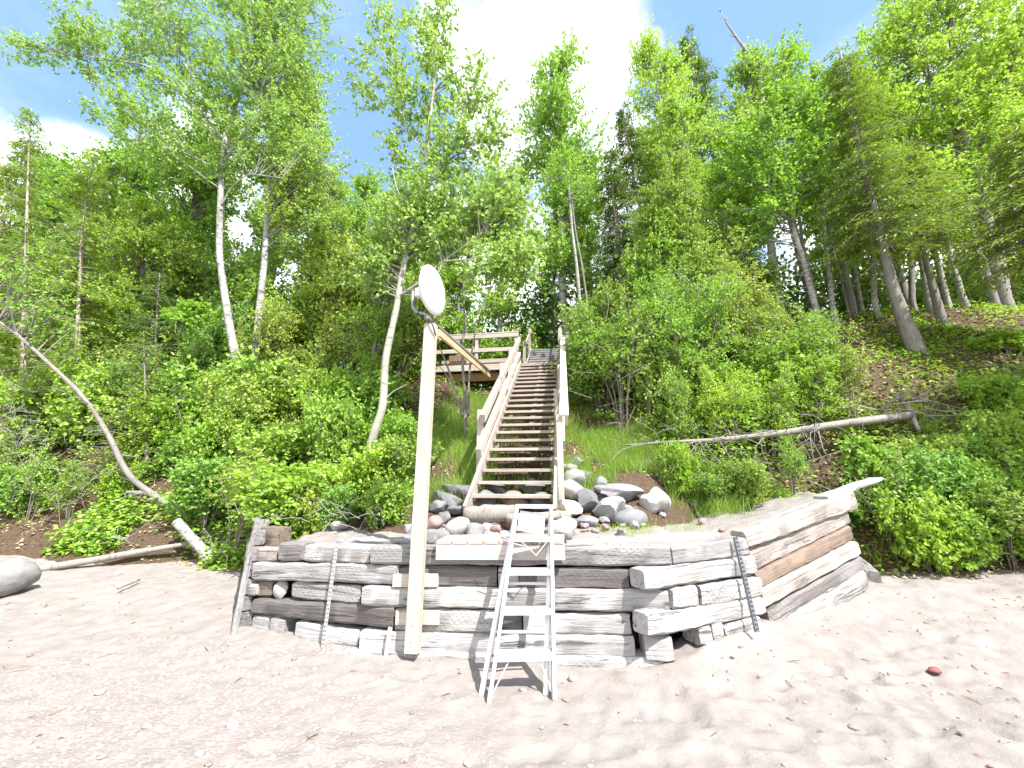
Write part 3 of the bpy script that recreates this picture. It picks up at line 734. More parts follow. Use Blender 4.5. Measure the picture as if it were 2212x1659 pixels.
# ------------------------------------------------------------------ folded step ladder
FL, FR = atZ(1056, 1516, 0), atZ(1197, 1510, 0)
TL, TR = atY(1117, 1094, 4.02), atY(1190, 1095, 4.06)
lad = thing('step_ladder', 'white folded aluminium step ladder leaning on the front of the timber wall', 'ladder', (FL + FR) / 2)
chan = [(-.042, -.012), (.042, -.012), (.042, .016), (.036, .016), (.036, -.006), (-.036, -.006), (-.036, .016), (-.042, .016)]
WHT = (.8, .8, .8)
sideL = (FR - FL) / np.linalg.norm(FR - FL); upv = ((TL - FL) / np.linalg.norm(TL - FL)); fn = np.cross(upv, sideL); fn = fn if fn[1] < 0 else -fn
for A, B, s in ((FL, TL, 1), (FR, TR, -1)):
    beam('front_rail', A, B, .03, .072, M_alu, WHT, lad, up=tuple(sideL * s), profile=[(x * 1, y * s if False else y) for x, y in chan])
def lp(t, s):
    A = FL + (TL - FL) * t; B = FR + (TR - FR) * t; return A + (B - A) * s
for q, t in enumerate((.195, .41, .615, .805)):
    beam('step', lp(t, .03), lp(t, .97), .085, .028 if q else .055, M_alu, WHT, lad, up=tuple(np.array([0, -.15, 1.0])), ch=.005)
    beam('step_lip', lp(t, .03) + fn * .045 + np.array([0, 0, -.02]), lp(t, .97) + fn * .045 + np.array([0, 0, -.02]), .006, .05, M_alu, WHT, lad)
beam('top_cap', lp(1.0, -.05) + np.array([0, .03, 0]), lp(1.0, 1.12) + np.array([0, .03, 0]), .13, .035, M_alu, WHT, lad, ch=.008)
RO = -fn * .055
RFL, RFR = atZ(1038, 1507, .0) + np.array([0, .03, 0]), FR + np.array([-.07, .05, 0])
for A, B in ((RFL, lp(.97, -.0) + RO), (RFR, lp(.97, 1.02) + RO)):
    beam('rear_rail', A, B, .028, .045, M_alu, WHT, lad, up=(1, 0, 0), ch=.006)
for t in (.3, .56, .82):
    A = RFL + (lp(.97, 0) + RO - RFL) * t; B = RFR + (lp(.97, 1.02) + RO - RFR) * t
    beam('rear_rung', A, B, .012, .025, M_alu, WHT, lad)
beam('pail_shelf', lp(.84, .12) + RO * .5, lp(.965, .12) + RO * .5, .26 * 1.0, .012, M_alu, (.8, .84, .9), lad, up=tuple(fn), ch=.003).location += Vector(sideL * .125)
vb = lp(.70, .62) + fn * .01
for s in (.12, .95): beam('shelf_brace', lp(.80, s) + fn * .03, vb, .008, .022, M_alu, WHT, lad, up=tuple(fn))
for s, s2 in ((.04, .24), (.96, .76)):
    beam('foot_brace', lp(.17, s2) + fn * .0, lp(.035, s) + fn * .0, .01, .028, M_alu, WHT, lad, up=tuple(fn))
for A in (FL, FR):
    beam('foot_pad', A + np.array([0, 0, -.015]), A + upv * .05, .078, .036, M_rustw, WHT, lad, up=tuple(sideL))
rp = MB(); pts = [lp(.78, .05) + fn * .05, lp(.79, -.1) + fn * .03, lp(.83, -.45), lp(.80, -.25) + np.array([0, -.05, 0]), lp(.76, .1) + fn * .06, lp(.75, .3) + fn * .05]
rp.tube(pts, np.full(len(pts), .004), 5)
tag(rp.build('rope', M_rope, None, pts[0], True), 'thin pale cord tied around the upper left rail of the white ladder', 'rope')
r2 = MB(); pts = [atZ(1232, 1130, 1.2), atZ(1222, 1118, 1.26), atY(1195, 1108, 5.2), atY(1150, 1112, 5.0)]; r2.tube(pts, np.full(4, .007), 6)
tag(r2.build('rope', M_rope, None, pts[0], True), 'knotted pale rope around the end of the reddish log beside the ladder top', 'rope')
tr = MB(); pts = [atZ(1196, 1450, .015), atZ(1212, 1440, .02), atZ(1228, 1430, .02), atZ(1240, 1418, .02)]; tr.tube(pts, [.012, .010, .006, .003], 5)
tag(tr.build('rope', M_teal, None, pts[0]), 'frayed teal rope end lying on the sand right of the ladder', 'rope')

# ------------------------------------------------------------------ logs
def log(name, label, cat, P, Rr, mat, n=14, color=None, group=None, rough=.05, seed=1, branches=()):
    P = np.array(P); rg = np.random.default_rng(seed)
    t = np.linspace(0, 1, 4 * len(P)); PP = np.stack([np.interp(t, np.linspace(0, 1, len(P)), P[:, i]) for i in range(3)], 1)
    RR = np.interp(t, np.linspace(0, 1, len(P)), Rr)
    for _ in range(2): PP[1:-1] = (PP[:-2] + 2 * PP[1:-1] + PP[2:]) / 4
    m = MB(); m.tube(PP, RR * (1 + rg.normal(0, rough, len(RR))), n, True, rough * .6, rg)
    for br, r0 in branches:
        m.tube(br, np.linspace(r0, r0 * .25, len(br)), 5)
    o = m.build(name, mat, None, PP[0], True, color); tag(o, label, cat, group); return o
log('driftwood_log', 'thick pale driftwood log lying below the bottom step', 'log', [atY(1005, 1112, 5.15), atY(1060, 1110, 5.15), atY(1118, 1108, 5.2)], [.105, .115, .10], M_dead, seed=2)
log('driftwood_log', 'thin reddish driftwood log behind the top of the white ladder', 'log', [atY(1095, 1119, 5.0), atY(1160, 1117, 5.0), atY(1232, 1112, 5.1)], [.055, .06, .05], M_cedar, seed=3)
log('birch_log', 'short white birch log leaning against the left bank', 'log', [atY(462, 1216, 6.42), atY(422, 1170, 6.45), atY(382, 1128, 6.5)], [.085, .08, .075], M_birch, seed=4)
log('driftwood_pole', 'long bare driftwood pole lying along the left edge of the sand beside the boulder', 'log', [atY(70, 1232, 5.6), atY(190, 1212, 5.95), atY(300, 1192, 6.25), atY(420, 1172, 6.6)], [.06, .055, .05, .03], M_dead, seed=5)
log('driftwood_stick', 'short whitish stick lying on shaded sand left of the wall', 'stick', [atZ(255, 1270, .22), atZ(300, 1252, .25)], [.02, .018], M_dead, 8, seed=6)
tip = [atY(1345, 962, 7.5), atY(1440, 955, 7.5), atY(1560, 950, 7.55), atY(1700, 934, 7.6), atY(1800, 918, 7.7), atY(1965, 897, 7.9)]
brs = []
rb = np.random.default_rng(12)
for q in range(30):
    t = rb.uniform(.1, .85); i = int(t * 5); c = tip[i] + (tip[i + 1] - tip[i]) * (t * 5 - i)
    d = np.array([rb.normal(-.25, .45), rb.uniform(-.75, -.1), rb.uniform(-.9, .55)]); L = rb.uniform(.4, 1.15)
    pts = [c, c + d * L * .4 + rb.normal(0, .04, 3), c + d * L * .75 + rb.normal(0, .07, 3), c + d * L + np.array([0, 0, -.12])]
    brs.append((pts, .009))
    for _ in range(2):
        s = pts[2]; brs.append(([s, s + d * .2 + rb.normal(0, .16, 3), s + d * .35 + rb.normal(0, .25, 3)], .005))
log('fallen_tree', 'long grey fallen tree with bare broken twigs lying across the right bank', 'fallen tree', tip, [.012, .026, .04, .055, .07, .075], M_dead, branches=brs, seed=8)
brs = []
for q in range(16):
    c = atY(rb.uniform(1880, 2010), rb.uniform(862, 900), 7.9); d = np.array([rb.normal(0, .7), rb.uniform(-.6, 0), rb.uniform(-.2, .7)])
    brs.append(([c, c + d * .3 + rb.normal(0, .05, 3), c + d * .6 + rb.normal(0, .1, 3)], .018))
log('root_snag', 'broken grey root snag under the overhang of the right bank', 'root', [atY(1930, 852, 8.0), atY(1960, 875, 7.95), atY(1985, 930, 7.8)], [.03, .045, .03], M_dead, branches=brs, seed=9)

# ------------------------------------------------------------------ rocks
rr = np.random.default_rng(21)
def rock(x, y, r, col, label, Y=None, z=None, sx=1.0, sz=.8, flat=.75, name='rock', cat='rock', group='rocks around the stair foot', rough=.2, sub=3):
    if z is not None: p = atZ(x, y, z)
    else:
        rd = ray(x, y + r * sz * .62)
        for t in np.arange(3.9, 12, .01):
            p = rd * (t / rd[1]) + np.array([0, 0, CAMZ])
            if p[1] > wall_y(np.clip(p[0], -3.6, 3.9)) + .15 and p[2] < ground(p[0], p[1]): break
        p = atY(x, y, p[1])
    dist = np.linalg.norm(p - np.array([0, 0, CAMZ])); R = r / F * dist * math.cos(math.atan2(math.hypot(x - CX, y - CY), F)) ** 1.4
    me = rock_mesh(rr, (R * sx, R * rr.uniform(.8, 1.05), R * sz), rough, sub, flat); me.materials.append(M_stone)
    o = bpy.data.objects.new(name, me); COL.objects.link(o); o.location = p; o.color = (*col, 1)
    o.rotation_euler = (rr.uniform(-.15, .15), rr.uniform(-.2, .2), rr.uniform(0, 6) if sx == 1 else rr.uniform(-.3, .3))
    tag(o, label, cat, group); return o
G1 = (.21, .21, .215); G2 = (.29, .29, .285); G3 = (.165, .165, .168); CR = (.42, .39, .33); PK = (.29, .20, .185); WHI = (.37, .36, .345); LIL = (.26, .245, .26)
ROCKS = [
    (1246, 1000, 15, G1, 'dark grey angular rock topmost in the pile right of the stairs'), (1228, 1013, 15, G2, 'pale grey rock against the right stair post below the topmost rock'),
    (1238, 1036, 24, G2, 'large rounded grey rock halfway up the pile beside the right stringer'), (1264, 1028, 15, G1, 'grey rock at the grass edge of the pile beside the stairs'),
    (1234, 1060, 20, WHI, 'whitish rounded rock above the cream boulder right of the stairs'), (1272, 1082, 27, G3, 'dark pitted rock in the middle of the pile right of the stairs'),
    (1293, 1046, 16, G1, 'grey wedge rock behind the pitted dark rock'), (1330, 1066, 34, LIL, 'long lilac grey slab sloping down at the right of the rock pile'),
    (1316, 1098, 30, G2, 'broad pale grey rock in front of the lilac slab'), (1229, 1098, 27, CR, 'tall cream boulder beside the foot of the right stringer'),
    (1262, 1128, 20, G1, 'flat dark grey rock at the front of the right rock pile'), (1308, 1122, 12, WHI, 'small white rock leaning on the broad grey rock'),
    (1307, 1140, 11, PK, 'small pink stone below the small white rock at the right pile'), (1364, 1120, 22, G1, 'rounded grey rock set apart at the right end of the pile'),
    (1410, 1080, 27, WHI, 'pale lichen covered slab standing at the foot of the right bank'), (1211, 1147, 29, WHI, 'large white rounded rock just right of the ladder top'),
    (1264, 1146, 7, PK, 'left one of two flat pink pebbles in front of the right rock pile'), (1285, 1147, 8, PK, 'right one of two flat pink pebbles in front of the right rock pile'),
    (1255, 1134, 8, WHI, 'small pale cobble between the large white rock and the flat dark rock'), (1345, 1135, 6, WHI, 'tiny pale cobble below the rock set apart'),
    (937, 1130, 17, PK, 'rounded red rock right behind the tall dish post'), (946, 1158, 22, G1, 'grey rock on the wall top right of the dish post'),
    (884, 1142, 15, G1, 'grey rock half hidden left of the dish post'), (962, 1118, 14, G3, 'dark rock left of the big grey cobble under the stairs'),
    (990, 1143, 27, G2, 'big rounded grey cobble behind the left end of the small platform'), (1022, 1153, 19, G1, 'grey cobble behind the small platform next to the big one'),
    (1031, 1138, 10, WHI, 'whitish cobble below the pale driftwood log'), (1052, 1139, 11, WHI, 'white oval cobble below the middle of the pale log'),
    (1073, 1142, 12, PK, 'pink oval cobble below the right end of the pale log'), (1094, 1131, 14, PK, 'pink cobble behind the left rail of the ladder'),
    (1044, 1160, 9, WHI, 'white pebble on the back edge of the small platform'), (1068, 1159, 12, G2, 'grey green pebble on the back edge of the small platform'),
    (1090, 1154, 11, WHI, 'pale cobble behind the ladder at the platform edge'),
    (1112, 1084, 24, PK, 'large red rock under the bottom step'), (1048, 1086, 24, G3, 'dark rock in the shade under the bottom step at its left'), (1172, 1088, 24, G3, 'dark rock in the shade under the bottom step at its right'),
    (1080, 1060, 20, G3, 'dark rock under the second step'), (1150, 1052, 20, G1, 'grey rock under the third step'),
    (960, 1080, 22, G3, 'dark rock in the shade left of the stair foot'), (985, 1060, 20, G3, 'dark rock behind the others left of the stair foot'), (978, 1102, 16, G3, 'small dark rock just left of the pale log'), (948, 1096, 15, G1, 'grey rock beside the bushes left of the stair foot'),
]
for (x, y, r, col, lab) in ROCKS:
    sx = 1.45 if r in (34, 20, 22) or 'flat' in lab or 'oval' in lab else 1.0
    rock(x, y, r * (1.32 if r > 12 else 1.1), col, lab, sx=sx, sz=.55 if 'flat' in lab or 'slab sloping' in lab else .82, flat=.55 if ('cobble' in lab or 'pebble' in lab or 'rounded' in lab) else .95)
for q in range(70):
    x = rr.uniform(1208, 1390) if q < 50 else rr.uniform(905, 1105); y = rr.uniform(990, 1150) if q < 50 else rr.uniform(1070, 1155)
    if q < 50 and y < 1000 + (x - 1205) * .55: y = 1000 + (x - 1205) * .55 + rr.uniform(5, 30)
    rock(x, min(y, 1152), rr.uniform(6, 15) if q < 30 else rr.uniform(5, 10), (G1, G2, LIL, PK, WHI, G2)[rr.integers(6)], 'small cobble filling a gap between the bigger rocks at the stair foot', flat=.9, sub=2, name='cobble', cat='cobble', group='small cobbles around the stair foot')
rock(731, 1136, 21, WHI, 'white streaked rock lying under the bushes on the left of the wall top', z=None, Y=5.1, sx=1.5, sz=.6, group='rocks on the wall top')
rock(615, 1128, 11, WHI, 'small white rock at the left end of the wall top', Y=5.2, group='rocks on the wall top')
a, b = SEG['L']
pp = on_plane(608, 1273, a, b, -.05)
me = rock_mesh(rr, (.085, .08, .11), .12, 3, .8); me.materials.append(M_stone); o = bpy.data.objects.new('rock', me); COL.objects.link(o); o.location = pp; o.color = (*WHI, 1)
tag(o, 'white rock wedged between timbers at the left of the wall', 'rock', 'rocks on the wall top')
for q, (x, y, r, col, lab) in enumerate([(1510, 1112, 9, WHI, 'rounded white stone on the sand right of the rock pile'), (1518, 1128, 11, PK, 'pink stone below the rounded white stone on the wall top'),
        (1560, 1145, 8, PK, 'small pink stone near the top of the dark stake'), (1500, 1090, 12, G2, 'grey stone at the foot of the right shrubs on the wall top'), (1540, 1094, 14, G2, 'second grey stone at the foot of the right shrubs on the wall top'),
        (1430, 1110, 10, WHI, 'pale stone in front of the lichen covered slab'), (1240, 1150, 9, WHI, 'pale cobble in front of the white rounded rock')]):
    rock(x, y, r, col, lab, Y=5.35 + .1 * (q % 3), flat=.4, group='rocks on the wall top')
o = rock(14, 1250, 58, (.235, .228, .22), 'big smooth pale boulder on the sand at the left edge', z=.36, sx=1.0, sz=.86, flat=.35, name='boulder', cat='boulder', group=None, rough=.07, sub=4)

PEB = [(1238, 1466, 15, G2, 'round grey stone on the sand right of the ladder foot'), (1222, 1512, 12, PK, 'pinkish stone just right of the right ladder foot'), (1130, 1491, 11, LIL, 'bluish stone in the shade behind the ladder foot'),
       (993, 1453, 5, G3, 'small dark stone in the ladder shadow'), (2018, 1448, 17, (.22, .09, .085), 'dark red angular stone on the right of the sand'), (1706, 1553, 9, G3, 'dark tilted stone in front of the right corner'),
       (1845, 1572, 14, LIL, 'lilac grey stone at the lower right of the sand'), (2075, 1583, 9, G3, 'dark bluish stone near the lower right edge'), (2045, 1575, 6, G2, 'pale pebble beside the dark bluish stone'),
       (1706, 1504, 6, PK, 'red brown pebble in the middle of the right sand'), (1740, 1518, 6, G2, 'greenish grey pebble right of the red brown pebble'), (1640, 1460, 5, G3, 'dark pebble below the wing of the wall'),
       (1800, 1545, 8, WHI, 'whitish stone above the lilac grey stone'), (890, 1540, 7, G3, 'lone dark pebble below the dish post'), (66, 1416, 10, (.22, .19, .15), 'brown clod on the sand at the left'),
       (1600, 1397, 8, PK, 'pink stone below the foot of the dark stake'), (396, 1379, 9, WHI, 'white flat stone on the left sand'), (350, 1437, 13, WHI, 'larger white flat stone on the left sand'),
       (60, 1490, 9, WHI, 'white oval pebble at the far left'), (175, 1528, 9, WHI, 'white oval pebble below the far left one'), (22, 1580, 8, WHI, 'white pebble at the lower left edge'), (220, 1635, 12, WHI, 'long white pebble at the bottom left'),
       (635, 1423, 8, PK, 'dull pink stone below the pale metal stake'), (690, 1480, 7, WHI, 'pale pebble in the lower middle left'), (500, 1565, 18, (.46, .34, .32), 'broad pale pink flat stone at the lower left'),
       (430, 1628, 13, WHI, 'pale grey flat stone at the bottom'), (320, 1568, 15, G2, 'flat grey stone at the lower left'), (215, 1495, 16, WHI, 'flat whitish stone at the left'), (60, 1605, 15, (.42, .31, .29), 'flat pinkish stone at the lower left corner'),
       (450, 1650, 12, PK, 'pink flat stone at the bottom edge'), (1010, 1648, 14, (.5, .36, .34), 'pale pink flat stone at the bottom centre'), (1170, 1572, 6, G2, 'small grey stone below the ladder'),
       (1695, 1652, 8, G2, 'grey pebble at the bottom right'), (1920, 1640, 9, LIL, 'lilac pebble at the bottom right'), (2140, 1655, 9, PK, 'pink pebble at the bottom right corner'), (2180, 1562, 5, G3, 'dark pebble at the right edge')]
for (x, y, r, col, lab) in PEB:
    p = atZ(x, y, 0); z = float(sand_z(p[0], p[1]))
    r = r * .85
    rock(x, y, r, col, lab, z=z + r * .0006, sx=1.2, sz=.38 if ('flat' in lab or 'oval' in lab or 'long' in lab) else .6, flat=.5, name='beach_stone', cat='stone', group='loose stones on the beach', sub=2)

# beach litter: uncountable small pebbles and bits of bark
def scatter_pebbles(name, n, mat, xr, yr, smin, smax, rg, label, dens=None, cols=None):
    m = MB(); base = np.array([[1, 0, 0], [.3, .9, 0], [-.8, .6, 0], [-.8, -.6, 0], [.3, -.9, 0], [.1, 0, .55]])
    Fc = np.array([[0, 1, 5], [1, 2, 5], [2, 3, 5], [3, 4, 5], [4, 0, 5]])
    X = rg.uniform(*xr, n * 3); Yy = rg.uniform(*yr, n * 3)
    if dens is not None:
        k = rg.uniform(0, 1, n * 3) < dens(X, Yy); X, Yy = X[k], Yy[k]
    X, Yy = X[:n], Yy[:n]; n = len(X)
    keep = (Yy < np.interp(X, WALL[:, 0], WALL[:, 1] - .1)) | (X < -4) | (X > 4.2)
    X, Yy = X[keep], Yy[keep]; n = len(X); Z = sand_z(X, Yy)
    s = smin * (smax / smin) ** (rg.uniform(0, 1, n) ** 2.2); th = rg.uniform(0, 6.28, n)
    c, sn = np.cos(th), np.sin(th)
    V = base[None] * s[:, None, None] * rg.uniform(.7, 1.2, (n, 6, 3)); V[..., 1] *= rg.uniform(.5, .9, n)[:, None]
    W = np.stack([V[..., 0] * c[:, None] - V[..., 1] * sn[:, None] + X[:, None], V[..., 0] * sn[:, None] + V[..., 1] * c[:, None] + Yy[:, None], V[..., 2] + Z[:, None] - .001], -1)
    m.add(W.reshape(-1, 3), (np.arange(n)[:, None, None] * 6 + Fc[None]).reshape(-1, 3))
    return kind(m.build(name, mat, None, smooth=True), 'stuff', label)
def island_mat(name, stops):
    m, n, b = new_mat(name); g = n.new('ShaderNodeNewGeometry')
    n.l.new(n.ramp(g.outputs['Random Per Island'], stops), b.inputs['Base Color']); b.inputs['Roughness'].default_value = .85; return m
M_peb = island_mat('small_pebbles', [(0, (.34, .24, .225)), (.3, (.38, .31, .29)), (.55, (.30, .275, .265)), (.8, (.36, .335, .31)), (1, (.43, .415, .40))])
scatter_pebbles('pebbles', 5200, M_peb, (-5, 1.2), (1.8, 4.2), .005, .028, rr, 'small pink and white pebbles strewn over the left sand', lambda x, y: np.clip((-x - .6 + (3.6 - y) * .8) / 2.2, 0.02, 1))
scatter_pebbles('gravel', 1300, M_peb, (-6, 6), (1.9, 6), .004, .016, rr, 'sparse fine gravel on the sand')
lm = MB(); n = 1500; X = rr.uniform(-7.5, 6.5, n); Yy = np.where(rr.uniform(0, 1, n) < .5, rr.uniform(2.0, 6.3, n), rr.uniform(4.0, 6.6, n)); k = ((Yy < wall_y(X) - .1) | (X < -4) | (X > 4.3)); X, Yy = X[k], Yy[k]
k = rr.uniform(0, 1, len(X)) < np.where(X > .8, .8, .35); X, Yy = X[k], Yy[k]
for x, y in zip(X, Yy):
    L = rr.uniform(.012, .045) if rr.uniform() < .85 else rr.uniform(.06, .16); th = rr.uniform(0, 3.14); z = float(sand_z(x, y))
    lm.tube([(x, y, z + .003), (x + math.cos(th) * L * .5, y + math.sin(th) * L * .5, z + .010), (x + math.cos(th) * L, y + math.sin(th) * L, z + .004)], [.002, .0042, .0015], 4)
M_lit = island_mat('bark_bits', [(0, (.09, .06, .045)), (.5, (.24, .15, .10)), (.8, (.36, .22, .12)), (1, (.45, .38, .3))])
kind(lm.build('beach_litter', M_lit, None), 'stuff', 'scattered bark bits and twigs on the sand')
#VEG
# ------------------------------------------------------------------ vegetation
def unit(v): return v / (np.linalg.norm(v, axis=-1, keepdims=True) + 1e-9)


def grow(tm, lm, skel, blobs, rg, twig=.45, ntw=5, nlf=7, lsize=(.06, .09), wid=.8, up=.25, droop=.25, hexa=False, sag=.0, thick=1.0, inner=2.4):
    """branches from the skeleton to points spread through each blob, leafy twigs along their outer halves"""
    SP, SRR = [], []
    for P, R in skel:
        P = np.asarray(P, float); k = max(2, len(P) * 6); t = np.linspace(0, 1, k); q = np.linspace(0, 1, len(P))
        PP = np.stack([np.interp(t, q, P[:, i]) for i in range(3)], 1)
        for _ in range(3): PP[1:-1] = (PP[:-2] + 2 * PP[1:-1] + PP[2:]) / 4
        RR = np.interp(t, q, R); tm.tube(PP, RR * (1 + rg.normal(0, .03, k)), 9 if R[0] > .06 else 6); SP.append(PP); SRR.append(RR)
    SP = np.concatenate(SP); SRR = np.concatenate(SRR)
    tp0, tp1 = [], []
    for c, r, n in blobs:
        d = unit(rg.normal(0, 1, (n, 3))) * (rg.uniform(0, 1, n) ** (1 / inner))[:, None]
        for tip in np.asarray(c) + d * np.asarray(r):
            dd = tip - SP; dist = np.linalg.norm(dd, axis=1)
            cost = dist + 1.6 * np.maximum(0, (.3 + sag) * dist - dd[:, 2]) * (1 - sag) + rg.uniform(0, .25, len(SP))
            i = int(cost.argmin()); a = SP[i]; L = dist[i]
            mid = (a + tip) / 2 + np.array([0, 0, (.10 if not sag else .12) * L]) + rg.normal(0, .05 * L, 3)
            t = np.linspace(0, 1, 6)[:, None]; B = a * (1 - t) ** 2 + 2 * mid * t * (1 - t) + tip * t * t
            r0 = min(SRR[i] * .6, .006 + .011 * L) * thick
            tm.tube(B, np.linspace(r0, .003, 6), 5, False)
            u = rg.uniform(.35, 1, ntw) ** .8; x = u * 5; k = np.minimum(x.astype(int), 4); s = B[k] + (B[k + 1] - B[k]) * (x - k)[:, None]
            td = unit(unit(tip - mid) * .55 + rg.normal(0, .55, (ntw, 3)) + np.array([0, 0, up]))
            tp0.append(s); tp1.append(s + td * (twig * rg.uniform(.5, 1.1, ntw))[:, None])
    A = np.concatenate(tp0); B = np.concatenate(tp1); n = len(A)
    # thin twigs as 3-sided spikes
    T = unit(B - A); S = unit(np.cross(T, rg.normal(0, 1, (n, 3)))); U = np.cross(T, S); r = .0035
    V = np.stack([A + S * r, A - S * r * .5 + U * r, A - S * r * .5 - U * r, B], 1)
    tm.add(V.reshape(-1, 3), (np.arange(n)[:, None, None] * 4 + np.array([[0, 1, 3], [1, 2, 3], [2, 0, 3]])[None]).reshape(-1, 3))
    m = n * nlf; i = np.repeat(np.arange(n), nlf); t = rg.uniform(.12, 1.05, m)
    P = A[i] + (B - A)[i] * t[:, None] + rg.normal(0, .018, (m, 3))
    D = unit(T[i] * .5 + rg.normal(0, .6, (m, 3)) + np.array([0, 0, -droop])); Nn = unit(rg.normal(0, .75, (m, 3)) + np.array([.2, -.35, .65]))
    L = rg.uniform(*lsize, m)
    lm.leaves(P, D, Nn, L, L * wid * rg.uniform(.8, 1.1, m), hexa)


def conifer(tm, lm, P, R, rg, lo=.15, Lmax=1.0, n=90, spray=.13, drp=.15, wid=.3, step=.055, shape=.75, flat=.25, bare=.2):
    """trunk with tiers of flat feathery sprays"""
    P = np.asarray(P, float); q = np.linspace(0, 1, len(P)); t = np.linspace(0, 1, 24)
    PP = np.stack([np.interp(t, q, P[:, i]) for i in range(3)], 1); RR = np.interp(t, q, R); tm.tube(PP, RR * (1 + rg.normal(0, .03, 24)), 8)
    pos, dr = [], []
    for b in range(n):
        h = lo + (1 - lo) * rg.uniform(0, 1) ** .9; a = np.array([np.interp(h, t, PP[:, i]) for i in range(3)])
        L = Lmax * (max(.06, (1 - h) / (1 - lo)) ** shape) * rg.uniform(.55, 1.1); az = rg.uniform(0, 6.28)
        d = np.array([math.cos(az), math.sin(az), rg.uniform(-.1, .35)]); s = np.linspace(0, 1, 7)[:, None]
        B = a + d * L * s + np.array([0, 0, -1]) * drp * L * s ** 2 * 1.6; tm.tube(B, np.linspace(.006 + .008 * L, .002, 7), 4, False)
        k = max(3, int(L / step)); u = rg.uniform(bare, 1, k) * 6; kk = np.minimum(u.astype(int), 5); p = B[kk] + (B[kk + 1] - B[kk]) * (u - kk)[:, None]
        T = unit(B[kk + 1] - B[kk]); side = unit(np.cross(T, np.array([0, 0, 1.0])))
        for _ in range(3):
            sg = rg.choice([-1, 1], k)[:, None]; w = rg.uniform(.03, .30, k)[:, None] * L * .6
            pos.append(p + side * sg * w + rg.normal(0, .03, (k, 3)) - np.array([0, 0, 1]) * w * .25); dr.append(unit(T * .7 + side * sg * .8 + rg.normal(0, .3, (k, 3)) + np.array([0, 0, -.15])))
    P = np.concatenate(pos); D = np.concatenate(dr); m = len(P)
    Nn = unit(rg.normal(0, flat, (m, 3)) + np.array([.1, -.25, 1.0])); L = spray * rg.uniform(.6, 1.2, m)
    lm.leaves(P, D, Nn, L, L * wid, False, .1)


def ellip(cx, cy, rx, ry, Y, n, dz=.75):
    c = atY(cx, cy, Y); ex = atY(cx + rx, cy, Y) - c; ez = atY(cx, cy - ry, Y) - c
    a = np.linalg.norm(ex); b = abs(ez[2]); return (c, np.array([a, (a + b) / 2 * dz, b]), n)


def pxline(pts, Y):
    return [atY(p[0], p[1], p[2] if len(p) > 2 else Y) for p in pts]


def rooted(P):
    """extend a trunk polyline down to the hillside"""
    p = P[0]; z = float(ground(p[0], p[1])) - .15
    return ([np.array([p[0] + .04, p[1], z])] + list(P)) if z < p[2] - .05 else list(P)


def finish(name, label, cat, base, tm, lm, mt, ml, group, crown='crown'):
    t = thing(name, label, cat, base, group)
    tm.build('trunk', mt, t, base, True)
    if lm is not None: lm.build(crown, ml, t, base)
    return t


GT = 'trees on the wooded bank'
def px_tree(name, label, Y, trunk, width, limbs, blobs, mt, ml, seed, **kw):
    rg = np.random.default_rng(seed); tm, lm = MB(), MB(); P = rooted(pxline(trunk, Y))
    R = np.linspace(1, .22, len(P)) ** .8 * width
    skel = [(P, R)] + [(pxline(l, Y), np.linspace(w0, w0 * .3, len(l))) for l, w0 in limbs]
    grow(tm, lm, skel, [ellip(*b[:4], b[4] if len(b) > 5 else Y, b[-1]) for b in blobs], rg, **kw)
    return finish(name, label, 'tree', P[0], tm, lm, mt, ml, GT)


px_tree('aspen_tree', 'tall white trunked aspen spreading over the upper left with long bare limbs reaching left', 8.8,
        [(516, 800), (498, 720), (489, 660), (473, 550), (476, 420), (486, 290), (510, 220), (545, 130), (568, 40), (585, -80)], .12,
        [([(482, 300, 8.8), (440, 250, 8.5), (390, 200, 8.2), (320, 140, 7.9), (230, 128, 7.7), (130, 112, 7.5)], .05), ([(468, 262, 8.7), (425, 175, 8.4), (375, 105, 8.2), (335, 20, 8.0)], .045),
         ([(478, 445, 8.7), (500, 405, 8.6), (535, 375, 8.5), (610, 385, 8.4)], .035), ([(486, 350, 8.8), (510, 310, 8.6), (550, 270, 8.6), (562, 200, 8.5)], .05), ([(480, 370), (410, 335, 8.4), (340, 308, 8.2), (260, 300, 8)], .03)],
        [(600, 150, 105, 150, 8.9, 115), (640, 20, 90, 130, 9.2, 80), (440, 70, 140, 110, 8.5, 90), (290, 90, 130, 70, 8.0, 48), (480, 190, 90, 80, 8.7, 40), (150, 85, 120, 60, 7.6, 22), (70, 105, 50, 22, 7.4, 5), (330, 250, 130, 80, 8.1, 42), (430, 330, 150, 60, 8.5, 36),
         (590, 300, 110, 60, 8.8, 26), (540, -60, 200, 70, 9, 40), (270, 20, 90, 50, 8, 14), (690, 300, 40, 40, 8.9, 6)], M_birch, L_aspen, 1, twig=.55, ntw=10, nlf=10, lsize=(.065, .105), wid=.85, droop=.5)
px_tree('aspen_tree', 'second slimmer white aspen standing just right of the tall left aspen', 9.5,
        [(553, 760), (558, 690), (572, 560), (580, 430), (586, 300), (589, 190), (602, 80), (610, -20)], .12,
        [([(583, 350), (640, 310), (690, 290)], .03)],
        [(660, 330, 80, 60, 36), (690, 400, 90, 60, 40), (650, 450, 70, 60, 26), (660, 180, 50, 110, 34)], M_birch, L_aspen, 2, twig=.55, ntw=9, nlf=10, lsize=(.07, .105), wid=.85, droop=.5)
